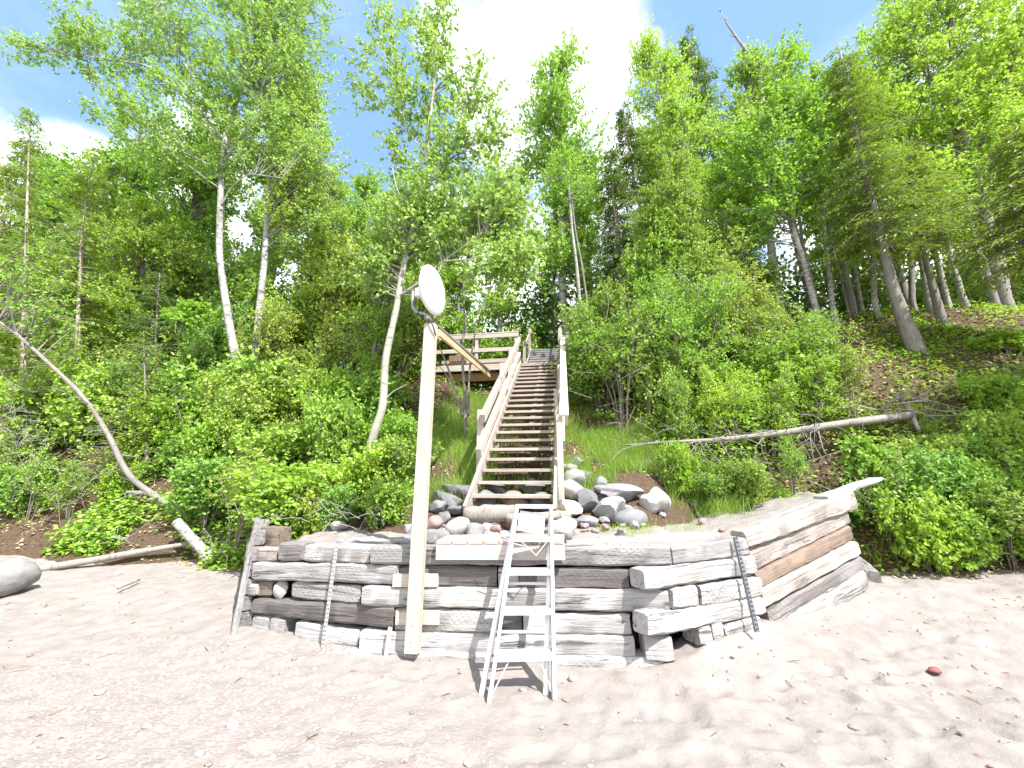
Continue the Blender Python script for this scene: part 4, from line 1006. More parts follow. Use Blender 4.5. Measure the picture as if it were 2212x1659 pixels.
px_tree('poplar_tree', 'young crooked poplar with big pale leaves standing left of the dish post and stairs', 7.3,
        [(775, 1040), (798, 1000), (803, 950), (828, 880), (832, 775), (858, 660), (868, 590), (898, 470), (925, 385), (922, 300), (936, 210), (940, 110), (948, 0)], .10,
        [([(862, 640), (905, 612, 7.1), (955, 565, 7.1), (1050, 500, 7.0)], .04), ([(920, 400), (965, 350), (1000, 240)], .025), ([(922, 340), (880, 280), (840, 150), (815, 60)], .022), ([(955, 565, 7.1), (1010, 560, 6.9), (1110, 565, 6.8)], .02), ([(900, 470), (860, 420, 7.1), (840, 330)], .02), ([(835, 860), (850, 845), (880, 830)], .018)],
        [(880, 180, 70, 130, 44), (955, 150, 50, 120, 30), (1020, 220, 55, 90, 24), (770, 160, 30, 70, 9), (930, 330, 100, 70, 44), (820, 60, 22, 70, 10), (945, 20, 16, 50, 7), (1070, 300, 50, 60, 14),
         (1010, 430, 160, 70, 80), (1110, 480, 90, 65, 50), (880, 490, 90, 70, 55), (810, 570, 60, 60, 26), (1080, 570, 90, 40, 6.8, 34), (960, 520, 80, 40, 24)], M_aspen, L_poplar, 3, twig=.45, ntw=7, nlf=7, lsize=(.07, .105), wid=.85, droop=.4, hexa=True, up=.35)
px_tree('small_tree', 'small forked grey tree with two stems in front of the deck', 8.9,
        [(1005, 905), (1003, 840), (998, 770), (1004, 690), (1000, 620), (1010, 560)], .05, [([(1010, 900), (1014, 800), (1025, 720), (1050, 640), (1080, 590)], .032), ([(1000, 900), (985, 840), (958, 770), (950, 750)], .04), ([(988, 850), (965, 810), (935, 775)], .022)],
        [(1020, 540, 70, 60, 26), (1090, 560, 50, 50, 18)], M_grey, L_birch, 4, twig=.4, ntw=5, nlf=7, lsize=(.055, .08), hexa=False)
px_tree('birch_tree', 'slim white birch leaning left with a bright green crown on the right bank', 10.3,
        [(1772, 702), (1755, 640), (1735, 560), (1712, 490), (1706, 420), (1698, 340), (1688, 260), (1680, 180)], .085, [([(1705, 430), (1740, 370), (1760, 300)], .025), ([(1700, 400), (1660, 330), (1640, 240)], .025)],
        [(1690, 330, 110, 120, 75), (1700, 190, 80, 80, 45), (1640, 440, 90, 80, 45), (1760, 260, 55, 90, 26), (1600, 340, 50, 90, 26), (1700, 115, 40, 30, 7)], M_birch, L_maple, 5, twig=.5, ntw=9, nlf=9, lsize=(.07, .105), hexa=False)
px_tree('maple_tree', 'huge bright green maple crown filling the upper right corner', 11.5,
        [(2170, 655), (2150, 560), (2120, 420), (2080, 280), (2060, 140), (2050, 0), (2050, -150)], .16, [([(2085, 300), (2010, 180), (1960, 80)], .07), ([(2100, 350), (2160, 220), (2200, 100)], .07), ([(2075, 240), (1980, 260), (1900, 250)], .05)],
        [(1940, 110, 110, 110, 85), (2060, 60, 130, 130, 100), (2180, 120, 110, 130, 80), (2060, 260, 130, 100, 85), (1900, 260, 70, 80, 40), (2200, 320, 100, 100, 60), (2010, -60, 180, 80, 60), (1830, 220, 50, 50, 20), (1990, 400, 130, 60, 40)], M_grey, L_birch, 6, twig=.55, ntw=8, nlf=10, lsize=(.07, .11))


def px_conifer(name, label, Y, trunk, width, seed, mt, ml, **kw):
    rg = np.random.default_rng(seed); tm, lm = MB(), MB(); P = rooted(pxline(trunk, Y)); R = np.linspace(1, .25, len(P)) ** 1.7 * width
    conifer(tm, lm, P, R, rg, **kw); return finish(name, label, 'tree', P[0], tm, lm, mt, ml, GT)
px_conifer('cedar_tree', 'thin pale cedar with sparse feathery sprays at the far left edge', 7.9, [(48, 920), (52, 700), (56, 540), (62, 330), (68, 235)], .10, 11, M_cedar, L_ycedar, lo=.30, Lmax=1.25, n=150, spray=.13, shape=.55, step=.045)
px_conifer('cedar_tree', 'second thin pale cedar right of the one at the left edge', 8.6, [(165, 820), (170, 660), (176, 520), (190, 400), (204, 325)], .09, 12, M_cedar, L_ycedar, lo=.28, Lmax=1.2, n=140, spray=.13, shape=.55, step=.045)
px_conifer('cedar_tree', 'big leaning grey cedar trunk standing alone on the bare slope at the right', 9.6, [(1980, 758), (1952, 690), (1928, 620), (1905, 520), (1880, 420), (1858, 330), (1835, 220), (1815, 110)], .20, 13, M_grey, L_cedar, lo=.47, Lmax=1.5, n=300, spray=.115, shape=.45, step=.042, drp=.3)
px_conifer('cedar_tree', 'slimmer leaning grey cedar just right of the big leaning one', 10.6, [(2046, 728), (2028, 670), (2010, 600), (1988, 520), (1975, 430), (1965, 330)], .13, 14, M_grey, L_cedar, lo=.58, Lmax=1.4, n=230, spray=.115, shape=.5, step=.042, drp=.3)
px_conifer('cedar_tree', 'olive cedar with drooping sprays at the right edge of the picture', 8.6, [(2260, 760), (2240, 560), (2215, 420), (2190, 280)], .14, 15, M_grey, L_cedar, lo=.5, Lmax=1.6, n=230, spray=.12, shape=.5, step=.05, drp=.3)
px_conifer('hemlock_tree', 'young hemlock with flat low boughs behind the leaning grey trunk', 7.7, [(320, 1060), (318, 980), (315, 880), (312, 790), (310, 715)], .06, 16, M_grey, L_ycedar, lo=.05, Lmax=1.3, n=110, spray=.10, shape=.6, step=.045, drp=.05, flat=.15)
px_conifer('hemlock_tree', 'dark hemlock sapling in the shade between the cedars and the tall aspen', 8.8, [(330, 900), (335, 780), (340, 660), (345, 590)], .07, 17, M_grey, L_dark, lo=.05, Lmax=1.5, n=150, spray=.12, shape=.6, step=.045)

# leaning trunk at the left
P = [atY(x, y, 7.05 - .04 * k) for k, (x, y) in enumerate([(452, 1148), (395, 1108), (335, 1072), (285, 1035), (262, 1000), (240, 950), (205, 890), (165, 840), (100, 780), (30, 715), (-60, 660)])]
rg = np.random.default_rng(31); tm, lm = MB(), MB()
skel = [([P[0] + np.array([.3, .1, -.2])] + P, np.linspace(.068, .03, 12))]
tm.tube([P[2] + np.array([.02, 0, .05]), P[3] + np.array([0, -.03, -.25]), P[3] + np.array([-.02, -.03, -.6])], [.05, .035, .03], 7)
for _ in range(40):
    i = rg.integers(2, 8); c = P[i] + (P[i + 1] - P[i]) * rg.uniform(); d = unit(np.array([rg.normal(-.5, .5), rg.uniform(-.5, .3), rg.normal(-.1, .3)])); L = rg.uniform(.2, .6)
    tm.tube([c, c + d * L * .5 + rg.normal(0, .04, 3), c + d * L], [.009, .006, .002], 4)
grow(tm, lm, skel, [ellip(60, 590, 70, 80, 6.6, 22), ellip(130, 690, 60, 60, 6.8, 12)], rg, twig=.4, ntw=5, nlf=6, lsize=(.06, .085), hexa=True)
finish('leaning_tree', 'bare grey trunk leaning far left from behind the left end of the wall', 'tree', P[0], tm, lm, M_grey, L_birch, GT)
tm = MB(); rg = np.random.default_rng(32); P = pxline([(1648, 230), (1640, 150), (1612, 110), (1590, 80), (1570, 50), (1557, 25)], 14.5); base = np.array([P[0][0] + .4, 14.5, float(hill_z(P[0][0], 14.5))])
tm.tube([base, (base + P[0]) / 2] + P, [.16, .13, .10, .085, .065, .05, .035, .01], 8)
for i, d in ((4, (.06, 0, .45)), (3, (-.3, 0, .2)), (5, (-.1, 0, .25))): tm.tube([P[i], P[i] + np.array(d) * .6, P[i] + np.array(d)], [.03, .02, .006], 5)
t = thing('dead_snag', 'bleached bare treetop leaning left above the right hand trees', 'dead tree', base, None); tm.build('trunk', M_dead, t, base, True)

# ---- generic trees: a few grown once, then copied
def proto_tree(kind_, seed):
    rg = np.random.default_rng(seed); tm, lm = MB(), MB()
    H = 10.0; bx, by = rg.normal(0, .35, 2)
    tr = [np.array([bx * s * s + rg.normal(0, .05), by * s * s + rg.normal(0, .05), H * s]) for s in np.linspace(0, 1, 9)]; tr[0] = np.array([0, 0, -.4])
    if kind_ == 'cedar':
        conifer(tm, lm, tr, np.linspace(.15, .015, 9), rg, lo=.26, Lmax=1.8, n=300, spray=.14, shape=.6, step=.05, drp=.3); return tm, lm
    blobs = []
    lo, wd = {'maple': (.28, 2.1), 'birch': (.34, 1.6), 'aspen': (.36, 1.5)}[kind_]
    for s in np.linspace(lo, .98, 11):
        k = math.sin(math.pi * (.12 + .80 * (s - lo) / (1 - lo))) ** .8
        for _ in range(2):
            az = rg.uniform(0, 6.28); o = wd * k * rg.uniform(.25, .75)
            blobs.append((np.array([bx * s * s + math.cos(az) * o, by * s * s + math.sin(az) * o, H * s + rg.normal(0, .25)]), np.array([wd * .52 * (k + .2), wd * .52 * (k + .2), .62]), int(13 * (k + .25))))
    grow(tm, lm, [(tr, np.linspace(.14, .02, 9))], blobs, rg, twig=.55, ntw=7, nlf=10, lsize=(.085, .125) if kind_ == 'maple' else (.075, .11), wid=.85, droop=.45 if kind_ != 'birch' else .7, up=.2)
    return tm, lm
SPEC = {'maple': (M_grey, L_maple), 'birch': (M_birch, L_birch), 'aspen': (M_aspen, L_aspen), 'cedar': (M_cedar, L_cedar), 'dark': (M_cedar, L_dark), 'pale': (M_cedar, L_ycedar), 'yellow': (M_grey, L_yellow)}
PROTO = {}
for sp, sd in (('maple', 101), ('maple', 102), ('birch', 103), ('birch', 104), ('aspen', 105), ('cedar', 106), ('cedar', 107)):
    tm, lm = proto_tree(sp, sd); PROTO.setdefault(sp, []).append((tm.mesh(sp + '_trunk', smooth=True), lm.mesh(sp + '_crown')))
CACHE = {}
def tree_at(sp, label, px, ytop, Y, wide=1.0, var=0, name=None, group=GT, ymid=None, H=None):
    base_sp = {'dark': 'cedar', 'pale': 'cedar', 'yellow': 'maple'}.get(sp, sp); v = var % len(PROTO[base_sp]); key = (sp, v)
    if key not in CACHE:
        a, b = PROTO[base_sp][v]; a = a.copy(); b = b.copy(); a.materials.append(SPEC[sp][0]); b.materials.append(SPEC[sp][1]); CACHE[key] = (a, b)
    a, b = CACHE[key]; p = atY(px, ymid or (ytop + 300 if H is None else 829), Y); z0 = float(ground(p[0], Y)); H = H or atY(px, ytop, Y)[2] - z0
    t = thing(name or {'dark': 'cedar_tree', 'pale': 'cedar_tree', 'yellow': 'maple_sapling'}.get(sp, sp + '_tree'), label, 'tree', (p[0], Y, z0), group)
    t.scale = (wide * H / 10, wide * H / 10, H / 10); t.rotation_euler = (0, 0, (px * 7.3 + Y * 3.1) % 6.28)
    for nm, me in (('trunk', a), ('crown', b)):
        o = bpy.data.objects.new(nm, me); COL.objects.link(o); o.parent = t
    return t
TREES = [
    ('pale', 'feathery pale cedar filling the lower left edge of the woods', -30, 330, 9.0, .9), ('pale', 'pale cedar between the two thin cedars at the left', 125, 360, 10.0, .8), ('maple', 'deep green maple behind the thin cedars at the left', 240, 305, 12.5, 1.0),
    ('maple', 'deep green maple behind the trunk of the tall left aspen', 380, 330, 12.0, .95), ('birch', 'slender birch partly hidden left of the tall aspen trunk', 425, 300, 14, .8), ('yellow', 'yellow green sapling in front of the maple left of the tall aspen', 270, 480, 9.6, 1.0),
    ('aspen', 'aspen filling the gap right of the two white trunks', 690, 385, 12.5, 1.1), ('birch', 'low birch whose top meets the blue gap left of the young poplar', 770, 400, 15, 1.0), ('yellow', 'yellow green sapling right of the two white trunks', 680, 500, 10.6, 1.1),
    ('maple', 'maple behind the young poplar and dish', 860, 420, 14, 1.0), ('maple', 'maple behind the deck railing', 990, 430, 16, 1.0), ('birch', 'pale birch left of the central birch behind the poplar', 1085, 370, 17, 1.0), ('yellow', 'yellow green sapling beside the dish', 800, 520, 9.2, .9),
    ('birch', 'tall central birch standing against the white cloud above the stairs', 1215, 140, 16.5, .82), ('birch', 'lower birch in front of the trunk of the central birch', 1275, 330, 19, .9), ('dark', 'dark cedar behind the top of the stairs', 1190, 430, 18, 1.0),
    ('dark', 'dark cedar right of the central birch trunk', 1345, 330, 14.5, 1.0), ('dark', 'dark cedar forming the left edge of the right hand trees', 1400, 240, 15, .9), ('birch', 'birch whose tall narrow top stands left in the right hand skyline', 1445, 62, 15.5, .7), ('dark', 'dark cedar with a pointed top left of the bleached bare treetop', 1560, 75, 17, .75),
    ('birch', 'birch between the dark pointed cedar and the bleached treetop', 1500, 190, 13.5, .85), ('aspen', 'aspen behind the bright green leaning birch', 1640, 130, 15, .95), ('yellow', 'yellow green sapling below the birches at right of centre', 1500, 330, 10.6, .7), ('yellow', 'yellow leaved young maple at the left foot of the right hand trees', 1440, 420, 11.2, .8),
    ('maple', 'maple whose crown fills the space left of the leaning birch trunk', 1590, 330, 12, .9), ('maple', 'maple right of the leaning birch behind the big cedar', 1800, 200, 14.5, .9), ('maple', 'maple behind the big leaning cedar at the right', 1900, 130, 15.5, 1.0), ('birch', 'birch behind the slimmer leaning cedar', 2000, 200, 14, .8),
    ('maple', 'maple at the upper right edge behind the cedars', 2190, 60, 15, 1.1), ('aspen', 'aspen between the leaning cedars and the right edge', 2115, 200, 15.2, .9), ('birch', 'birch right behind the big leaning cedar trunk', 1840, 260, 15.5, .8),
    ('aspen', 'aspen at the right of the upper left aspen crown', 600, 200, 15.5, .8), ('maple', 'maple at the far left behind the pale cedars', 60, 340, 14, 1.1),
]
for q, (sp, lab, px, yt, Y, wd) in enumerate(TREES): tree_at(sp, lab, px, yt, Y, wd, q)
for sx_, sy_, lab in ((9.2, 5.1, 'nearer of two unseen maples added right of the view to shade the right bank shrubs'), (11.2, 5.7, 'farther of two unseen maples added right of the view to shade the right bank shrubs')):
    t = tree_at('maple', lab, 2000, 0, 12, 1.25, 1, H=8.2); t.location = (sx_, sy_, float(ground(sx_, sy_)))  # out-of-view trees added to cast shade on the right bank
ORD = ['first', 'second', 'third', 'fourth', 'fifth', 'sixth', 'seventh', 'eighth', 'ninth', 'tenth', 'eleventh', 'twelfth', 'thirteenth', 'fourteenth', 'fifteenth', 'sixteenth']
# deep wood behind: one uncountable mass of the same trees, low and dense
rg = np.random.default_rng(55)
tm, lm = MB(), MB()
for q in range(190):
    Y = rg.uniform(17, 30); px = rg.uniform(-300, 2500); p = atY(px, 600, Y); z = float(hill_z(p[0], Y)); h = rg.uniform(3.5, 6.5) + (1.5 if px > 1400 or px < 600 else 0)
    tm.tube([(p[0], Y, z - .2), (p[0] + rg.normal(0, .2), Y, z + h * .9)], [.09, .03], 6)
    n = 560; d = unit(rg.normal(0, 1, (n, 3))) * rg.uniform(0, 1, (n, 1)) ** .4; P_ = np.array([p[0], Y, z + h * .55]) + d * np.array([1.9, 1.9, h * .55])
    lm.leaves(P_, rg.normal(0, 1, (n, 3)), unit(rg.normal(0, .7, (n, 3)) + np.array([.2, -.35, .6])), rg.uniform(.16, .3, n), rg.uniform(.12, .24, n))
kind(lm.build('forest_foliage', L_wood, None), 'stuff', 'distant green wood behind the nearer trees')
kind(tm.build('forest_trunks', M_grey, None, smooth=True), 'stuff', 'dim trunks of the distant wood')
# visible trunks among the shade at the right
for q, (x0, y0, x1, y1, Y, r, mt, lab) in enumerate([(1798, 668, 1782, 520, 12, .085, M_birch, 'pale spotted trunk in the shade right of the leaning white birch'), (1768, 680, 1735, 530, 12.5, .06, M_grey, 'thin dark trunk close behind the leaning white birch'), (1888, 655, 1882, 480, 13, .085, M_birch, 'straight pale trunk left of the big leaning cedar'),
        (2005, 650, 1985, 540, 14, .10, M_aspen, 'straight greenish trunk left of the slimmer leaning cedar'), (2078, 640, 2052, 560, 15, .10, M_birch, 'whitish trunk right of the slimmer leaning cedar'), (2150, 660, 2105, 520, 13.5, .13, M_grey, 'thick grey trunk leaning left near the right edge'), (2180, 640, 2165, 545, 13, .06, M_birch, 'thin pale trunk near the right edge'),
        (1832, 672, 1800, 540, 12.2, .035, M_grey, 'very thin dark stem right of the spotted trunk'), (1970, 655, 1965, 520, 14.5, .10, M_grey, 'dark trunk half hidden behind the big leaning cedar'), (1252, 650, 1236, 500, 12.5, .075, M_birch, 'white birch trunk above the right shrubs beside the stair top'), (1268, 650, 1243, 500, 12.8, .05, M_grey, 'dark thin trunk twinned with the white birch beside the stair top')]):
    Y = min(Y, 10.9 + .12 * q); r *= .9
    rg = np.random.default_rng(200 + q); tm, lm = MB(), MB(); P = rooted(pxline([(x0, y0), ((x0 + x1) / 2 + 2, (y0 + y1) / 2), (x1, y1), (x1 + (x1 - x0) * .6, y1 - 130)], Y))
    grow(tm, lm, [(P, np.linspace(1, .55, len(P)) * r)], [ellip(x1 + (x1 - x0) * .5, y1 - 120, 60, 55, Y, 26)], rg, twig=.5, ntw=5, nlf=8, lsize=(.07, .1))
    finish('forest_tree', lab, 'tree', P[0], tm, lm, mt, L_maple, GT)

# ---- shrubs
def proto_shrub(seed, n_stem, H, spread, ml, lsize, nlf, ntw, tips, hexa=True, droop=.15, lo=.15):
    rg = np.random.default_rng(seed); tm, lm = MB(), MB(); skel = []; blobs = []
    for s in range(n_stem):
        az = rg.uniform(0, 6.28); lean = spread * rg.uniform(.2, 1); h = H * rg.uniform(.7, 1.05); d = np.array([math.cos(az), math.sin(az), 0])
        P = [d * .08 + np.array([0, 0, -.25]), d * lean * .35 + np.array([0, 0, h * .4]), d * lean * .75 + np.array([0, 0, h * .75]), d * lean * 1.0 + np.array([0, 0, h])]
        skel.append((P, [.016, .013, .009, .004])); blobs.append((P[2], np.array([.38, .38, .42]) * spread, tips)); blobs.append((P[3] - np.array([0, 0, .1]), np.array([.25, .25, .3]) * spread, tips // 2))
        blobs.append((P[1] + d * .2 * spread, np.array([.4, .4, h * .3]), int(tips * (.9 if lo < .3 else .15))))
    grow(tm, lm, skel, blobs, rg, twig=.30, ntw=ntw, nlf=nlf, lsize=lsize, wid=.72, up=.3, droop=droop, hexa=hexa)
    return tm.mesh('stems', smooth=True), lm.mesh('leaves')
SH = {'dogwood': [proto_shrub(301 + k, 9, 1.5, .95, None, (.065, .11), 6, 4, 11) for k in range(3)],
      'alder': [proto_shrub(311 + k, 13, 2.3, 1.05, None, (.045, .075), 7, 5, 11, True, .05, .2) for k in range(2)],
      'broad': [proto_shrub(321, 5, .9, .6, None, (.11, .17), 4, 3, 6)]}
SH['dogwood'].append(proto_shrub(331, 7, 1.9, .75, None, (.05, .085), 5, 4, 8, True, .2, .3))
SH['alder'].append(proto_shrub(332, 8, 2.7, .8, None, (.05, .08), 5, 4, 8, True, .05, .3))
for ks, mats in (('dogwood', (L_shrub, L_birch, L_alder)), ('alder', (L_alder, L_birch, L_shrub)), ('broad', (L_big,))):
    out = []
    for q, (a, b) in enumerate(SH[ks]):
        a.materials.append(M_twig)
        for mt in mats:
            c = b.copy(); c.materials.append(mt); out += [(a, c)] * (2 if mt is mats[0] else 1)
    SH[ks] = out
rg = np.random.default_rng(77)
def shrub(sp, x, y, sc, label, group, name=None, z=None, tall=1.0):
    a, b = SH[sp][rg.integers(len(SH[sp]))]; zz = float(ground(x, y)) if z is None else z
    t = thing(name or {'dogwood': 'leafy_shrub', 'alder': 'alder_shrub', 'broad': 'broadleaf_sapling'}[sp], label, 'shrub', (x, y, zz - .05), group)
    t.scale = (sc * rg.uniform(.8, 1.2), sc * rg.uniform(.8, 1.2), sc * tall * rg.uniform(.8, 1.3)); t.rotation_euler = (rg.normal(0, .05), rg.normal(0, .05), rg.uniform(0, 6.28))
    for nm, me in (('stems', a), ('leaves', b)):
        o = bpy.data.objects.new(nm, me); COL.objects.link(o); o.parent = t
    return t
def row(sp, xs_, Y, sc, text, group, jit=.25, tall=1.0, where='from the left'):
    for q, x in enumerate(xs_):
        p = atY(x, 900, Y + rg.normal(0, jit * .6)); shrub(sp, p[0] + rg.normal(0, jit * .4), p[1], sc * rg.uniform(.85, 1.15), f'{ORD[q]} {where} of the {text}', group, tall=tall)
GL = 'shrubs on the left bank'; GRr = 'shrubs on the right bank'
row('dogwood', [20, 105, 190, 270], 6.9, .55, 'low green shrubs along the foot of the left bank', GL, .2)
row('dogwood', [-40, 70, 330, 420, 520, 600, 680, 760, 830], 8.0, .9, 'front row shrubs on the left bank', GL)
row('dogwood', [-60, 60, 180, 300, 420, 530, 640, 740, 820], 8.8, 1.0, 'middle row shrubs on the left bank', GL)
row('alder', [-20, 90, 400, 500, 590, 680, 770], 9.9, 1.0, 'yellowish alders behind the left bank shrubs', GL)
row('dogwood', [330, 400, 460, 520], 7.75, .7, 'low shrubs between the leaning trunk and the wall', GL, .12)
for q, (px, Y, z) in enumerate(((520, 6.35, .75), (590, 6.0, .95), (455, 6.95, 1.05))):
    p = atY(px, 1080, Y); shrub('dogwood', p[0], p[1], .8, ORD[q] + ' shrub overhanging the shady hollow left of the wall', GL, z=z)
row('dogwood', [600, 660, 730, 800, 862], 6.3, .75, 'bright shrubs behind the left wall part', GL, .15)
row('dogwood', [650, 745, 835], 5.55, .38, 'small shrubs over the left wall top', GL, .1)
row('alder', [1335, 1395, 1450, 1510], 8.6, 1.05, 'many stemmed alders just right of the stairs', GRr, .2, 1.1)
row('alder', [1310, 1390, 1470, 1560, 1640], 9.8, 1.0, 'tall alders in the second row right of the stairs', GRr, .2, 1.15)
row('dogwood', [1440, 1520, 1600, 1690], 6.95, .45, 'low green shrubs along the back of the right terrace', GRr, .15)
row('dogwood', [1430, 1510, 1600, 1690, 1780], 8.75, .85, 'green shrubs above the long fallen tree', GRr)
row('dogwood', [1900, 1975, 2050, 2130, 2210, 2290], 6.85, .68, 'green shrubs at the foot of the right bank', GRr, .15)
row('dogwood', [1965, 2040, 2120, 2200], 7.35, .62, 'green shrubs in the second row of the right bank', GRr, .15)
row('alder', [1700, 1790, 1660], 9.2, .7, 'small alders left of the big leaning cedar', GRr, .2)
row('dogwood', [2180, 2270], 8.1, .6, 'shrubs below the bare slope at the right', GRr, .15)
for px, py, Y, sc, lab in ((1580, 870, 7.9, .8, 'bright broad leaved sapling above the left end of the fallen tree'), (1740, 820, 8.4, .95, 'bright broad leaved sapling in the middle of the right bank'), (1850, 985, 7.2, .55, 'bright broad leaved sapling beside the root snag'), (1700, 800, 8.8, .8, 'bright broad leaved sapling left of the big cedar foot'), (2170, 720, 9.2, .7, 'bright broad leaved sapling on the slope at the right edge'), (395, 660, 8.0, .9, 'pale broad leaved sapling left of the tall aspen trunk'), (860, 940, 7.0, .6, 'broad leaved sapling beside the young poplar foot')):
    p = atY(px, py, Y); shrub('broad', p[0], p[1], sc, lab, 'broad leaved saplings', z=max(float(ground(p[0], p[1])), p[2] - .6 * sc))
# understorey deeper in the wood
row('alder', [140, 230, 320, 410, 500, 590, 680, 760, 835], 11.0, 1.75, 'tall saplings behind the left bank shrubs', GL, .4, 1.15)
row('dogwood', [215, 300, 380, 455, 530], 8.2, .95, 'dense shrubs above the birch log', GL, .15)
row('dogwood', [40, 130, 205], 6.75, .55, 'leafy shrubs nearest the boulder and driftwood pole', GL, .1)
row('dogwood', [1560, 1640, 1720, 1800, 1870], 7.1, .42, 'low shrubs beneath the long fallen tree', GRr, .1)
row('dogwood', [1935, 2000, 2080, 2160, 2240], 6.62, .55, 'shrubs overhanging the sand at the right', GRr, .1)
row('alder', [1480, 1570, 1660, 1750, 1840], 8.15, .62, 'twiggy shrubs right behind the long fallen tree', GRr, .12)
row('alder', [40, 150, 245], 8.2, .9, 'shrubs around the thin pale cedars', GL, .2)
row('alder', [1330, 1430, 1530, 1630], 11.2, 1.5, 'tall saplings behind the right bank alders', GRr, .4, 1.1)
row('dogwood', [-100, 40, 180, 320, 460, 600, 700, 790], 12.5, 1.5, 'shrubs under the trees behind the left bank', GL, .5, 1.2)
row('dogwood', [1330, 1420, 1500, 1590, 1680], 12.5, 1.35, 'shrubs under the trees behind the alders', GRr, .4, 1.2)
row('dogwood', [1760, 1850, 1950, 2050, 2150, 2240], 16.5, 1.3, 'shrubs in the shade under the right hand trees', GRr, .4, 1.1)

row('dogwood', [880, 950, 1020, 1090, 1160, 1230, 1290], 17.0, 1.35, 'shrubs in the shade beyond the deck', GRr, .4, 1.0)
# ---- ground plants, grass, duff litter
def cover(name, n, mat, xr, yr, hmax, ls, rg, label, dens=None, wid=.7, hexa=False):
    X = rg.uniform(*xr, n); Y = rg.uniform(*yr, n)
    if dens is not None:
        k = rg.uniform(0, 1, n) < dens(X, Y); X, Y = X[k], Y[k]
    n = len(X); Z = ground(X, Y) + rg.uniform(0, 1, n) ** 1.5 * hmax; m = MB()
    m.leaves(np.stack([X, Y, Z], 1), rg.normal(0, 1, (n, 3)) * np.array([1, 1, .4]), unit(rg.normal(0, .45, (n, 3)) + np.array([.1, -.3, 1])), rg.uniform(*ls, n), rg.uniform(ls[0], ls[1], n) * wid, hexa)
    return kind(m.build(name, mat, None), 'stuff', label)
off_wall = lambda X, Y: ~((X > -3.4) & (X < 4.3) & (Y < 7.0))
cover('ground_plants', 60000, L_birch, (-13, 15), (6.5, 13), .22, (.05, .10), rg, 'low leafy plants covering the bank', lambda X, Y: off_wall(X, Y) * np.clip(.65 + .9 * vnoise(X, Y, 1.1, 11), .0, 1) * np.where(X > 5.5, .55, 1) * ~((X > -2.9) & (X < 1.6) & (Y < 11.5)))
cover('bank_foot_plants', 26000, L_shrub, (-9.5, -3.7), (6.2, 8.2), .40, (.06, .11), rg, 'leafy ground plants at the foot of the left bank', lambda X, Y: np.clip(.5 + 1.2 * vnoise(X, Y, 1.4, 18), 0, 1) * ((X < -6.9) | (X > -6.2) | (Y > 6.9)), hexa=True)
cover('bank_brush', 34000, L_alder, (1.4, 8.5), (6.9, 9.6), .55, (.05, .09), rg, 'tangled low brush covering the right bank around the fallen tree', lambda X, Y: off_wall(X, Y) * np.clip(.55 + 1.1 * vnoise(X, Y, 1.3, 19), 0, 1) * np.clip((8.9 - Y) * .6 + (6.5 - X) * .25, 0, 1) * np.clip((X - 1.4) * 1.5, 0, 1), hexa=True)
cover('leaf_litter', 26000, island_mat('dead_leaves', [(0, (.16, .10, .055)), (.4, (.34, .22, .12)), (.75, (.46, .33, .19)), (1, (.52, .44, .30))]), (-13, 15), (6.3, 12), .03, (.04, .09), rg, 'brown leaf litter on the bank', lambda X, Y: off_wall(X, Y))
cover('strawberry_leaves', 26000, L_yellow, (5.5, 14), (8, 12.5), .10, (.05, .09), rg, 'pale low plants on the bare slope at the right', lambda X, Y: np.clip(.55 + vnoise(X, Y, 1.4, 12), 0, 1))
def grass(name, n, xr, yr, L, rg, label, dens=None, mat=None):
    X = rg.uniform(*xr, n); Y = rg.uniform(*yr, n)
    if dens is not None:
        k = rg.uniform(0, 1, n) < dens(X, Y); X, Y = X[k], Y[k]
    n = len(X); Z = ground(X, Y) - .02; P = np.stack([X, Y, Z], 1); h = rg.uniform(*L, n)[:, None]
    d = unit(np.stack([rg.normal(0, .28, n), rg.normal(-.22, .25, n), np.ones(n)], 1)); s = unit(np.cross(d, rg.normal(0, 1, (n, 3)))) * rg.uniform(.002, .0042, n)[:, None]
    b = d * h; mid = P + b * .55; tip = P + b + np.stack([rg.normal(0, .3, n), rg.normal(-.25, .3, n), np.full(n, -.18)], 1) * h * .5
    V = np.stack([P - s, P + s, mid + s * .8, tip, mid - s * .8], 1); m = MB()
    i = np.arange(n)[:, None] * 5; m.add(V.reshape(-1, 3), np.concatenate([i + np.array([[0, 1, 2, 4]])])); m.f.setdefault(3, []).append(i + np.array([[4, 2, 3]]))
    return kind(m.build(name, mat or M_grass, None), 'stuff', label)
grass('grass', 70000, (-3.4, 2.6), (5.9, 11.6), (.16, .42), rg, 'soft bright green grass on both sides of the stairs', lambda X, Y: np.where((X > -1.3) & (X < -.3), .15, 1) * np.clip(.75 + 1.1 * vnoise(X, Y, 1.3, 14), .05, 1) * np.clip((Y - 5.75 - .75 * np.clip(X + .2, 0, 1.4) * (X < 1.6) - .25 * (X > 1.3)) / .4, 0, 1) * np.where((vnoise(X, Y, 2.1, 33) > .25) & (X > .4) & (Y < 7.4), .1, 1))
grass('dune_grass', 9000, (4.3, 8.5), (6.8, 8.4), (.15, .38), rg, 'soft grass under the fallen tree at the right', lambda X, Y: np.clip(.2 + 1.2 * vnoise(X, Y, 1.5, 15), 0, 1))
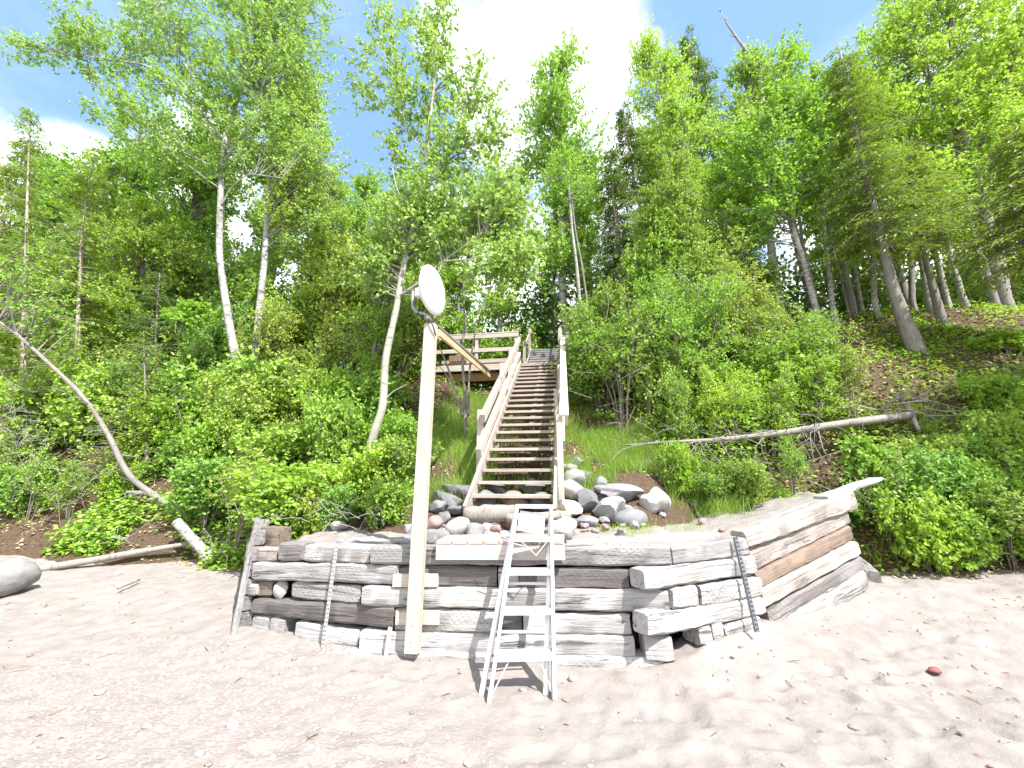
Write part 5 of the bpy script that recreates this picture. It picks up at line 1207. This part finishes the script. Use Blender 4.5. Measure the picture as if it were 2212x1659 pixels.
grass('dry_grass', 1500, (.3, 1.9), (4.75, 5.9), (.05, .14), rg, 'thin yellowish grass tufts on the fill by the rocks', lambda X, Y: np.clip(.2 + 1.4 * vnoise(X, Y, 2.5, 16), 0, 1))
gt = MB(); c0 = atZ(1566, 1390, .05)
for q in range(30):
    c = c0 + np.array([rg.normal(0, .03), rg.normal(0, .02), -.02]); d = np.array([rg.normal(0, .06), rg.normal(-.03, .03), rg.uniform(.06, .15)])
    gt.tube([c, c + d * .6, c + d + np.array([rg.normal(0, .02), 0, -.01])], [.002, .0018, .0006], 3)
tag(gt.build('grass_tuft', M_grass, None, c0), 'small green grass tuft growing at the foot of the wall by the dark stake', 'grass tuft')
# bare twigs: tangles at the left and among the right shrubs
def twigs(name, label, spots, n, rg, mat=M_dead, L=(.25, .8)):
    m = MB()
    for (px, py, rx, ry, Y) in spots:
        for _ in range(n):
            c = atY(px + rg.normal(0, rx), py + rg.normal(0, ry), Y + rg.normal(0, .25)); d = unit(np.array([rg.normal(0, 1), rg.normal(-.2, .5), rg.normal(.15, .5)])); l = rg.uniform(*L)
            m.tube([c, c + d * l * .4 + rg.normal(0, .03, 3), c + d * l * .75 + rg.normal(0, .05, 3), c + d * l + rg.normal(0, .07, 3)], [.006, .005, .004, .0015], 4, False)
    return kind(m.build(name, mat, None, smooth=True), 'stuff', label)
twigs('dead_brush', 'grey tangle of dead twigs at the far left', [(40, 960, 60, 45, 6.9), (90, 1050, 60, 30, 6.8), (30, 880, 40, 60, 7.2)], 80, rg)
twigs('dry_branches', 'bare dry branches sticking out of the right hand shrubs', [(1680, 600, 60, 25, 9.4), (1640, 700, 60, 40, 9.0), (1500, 640, 80, 40, 8.7), (1330, 800, 50, 60, 8.4), (1660, 1010, 80, 25, 7.3)], 26, rg, L=(.3, 1.1))
twigs('beach_brush', 'small bare twigs at the foot of the left bank', [(190, 1160, 50, 12, 6.5), (350, 1160, 60, 10, 7.0), (480, 1180, 40, 10, 6.6), (700, 1120, 70, 10, 5.3)], 24, rg, L=(.2, .6))
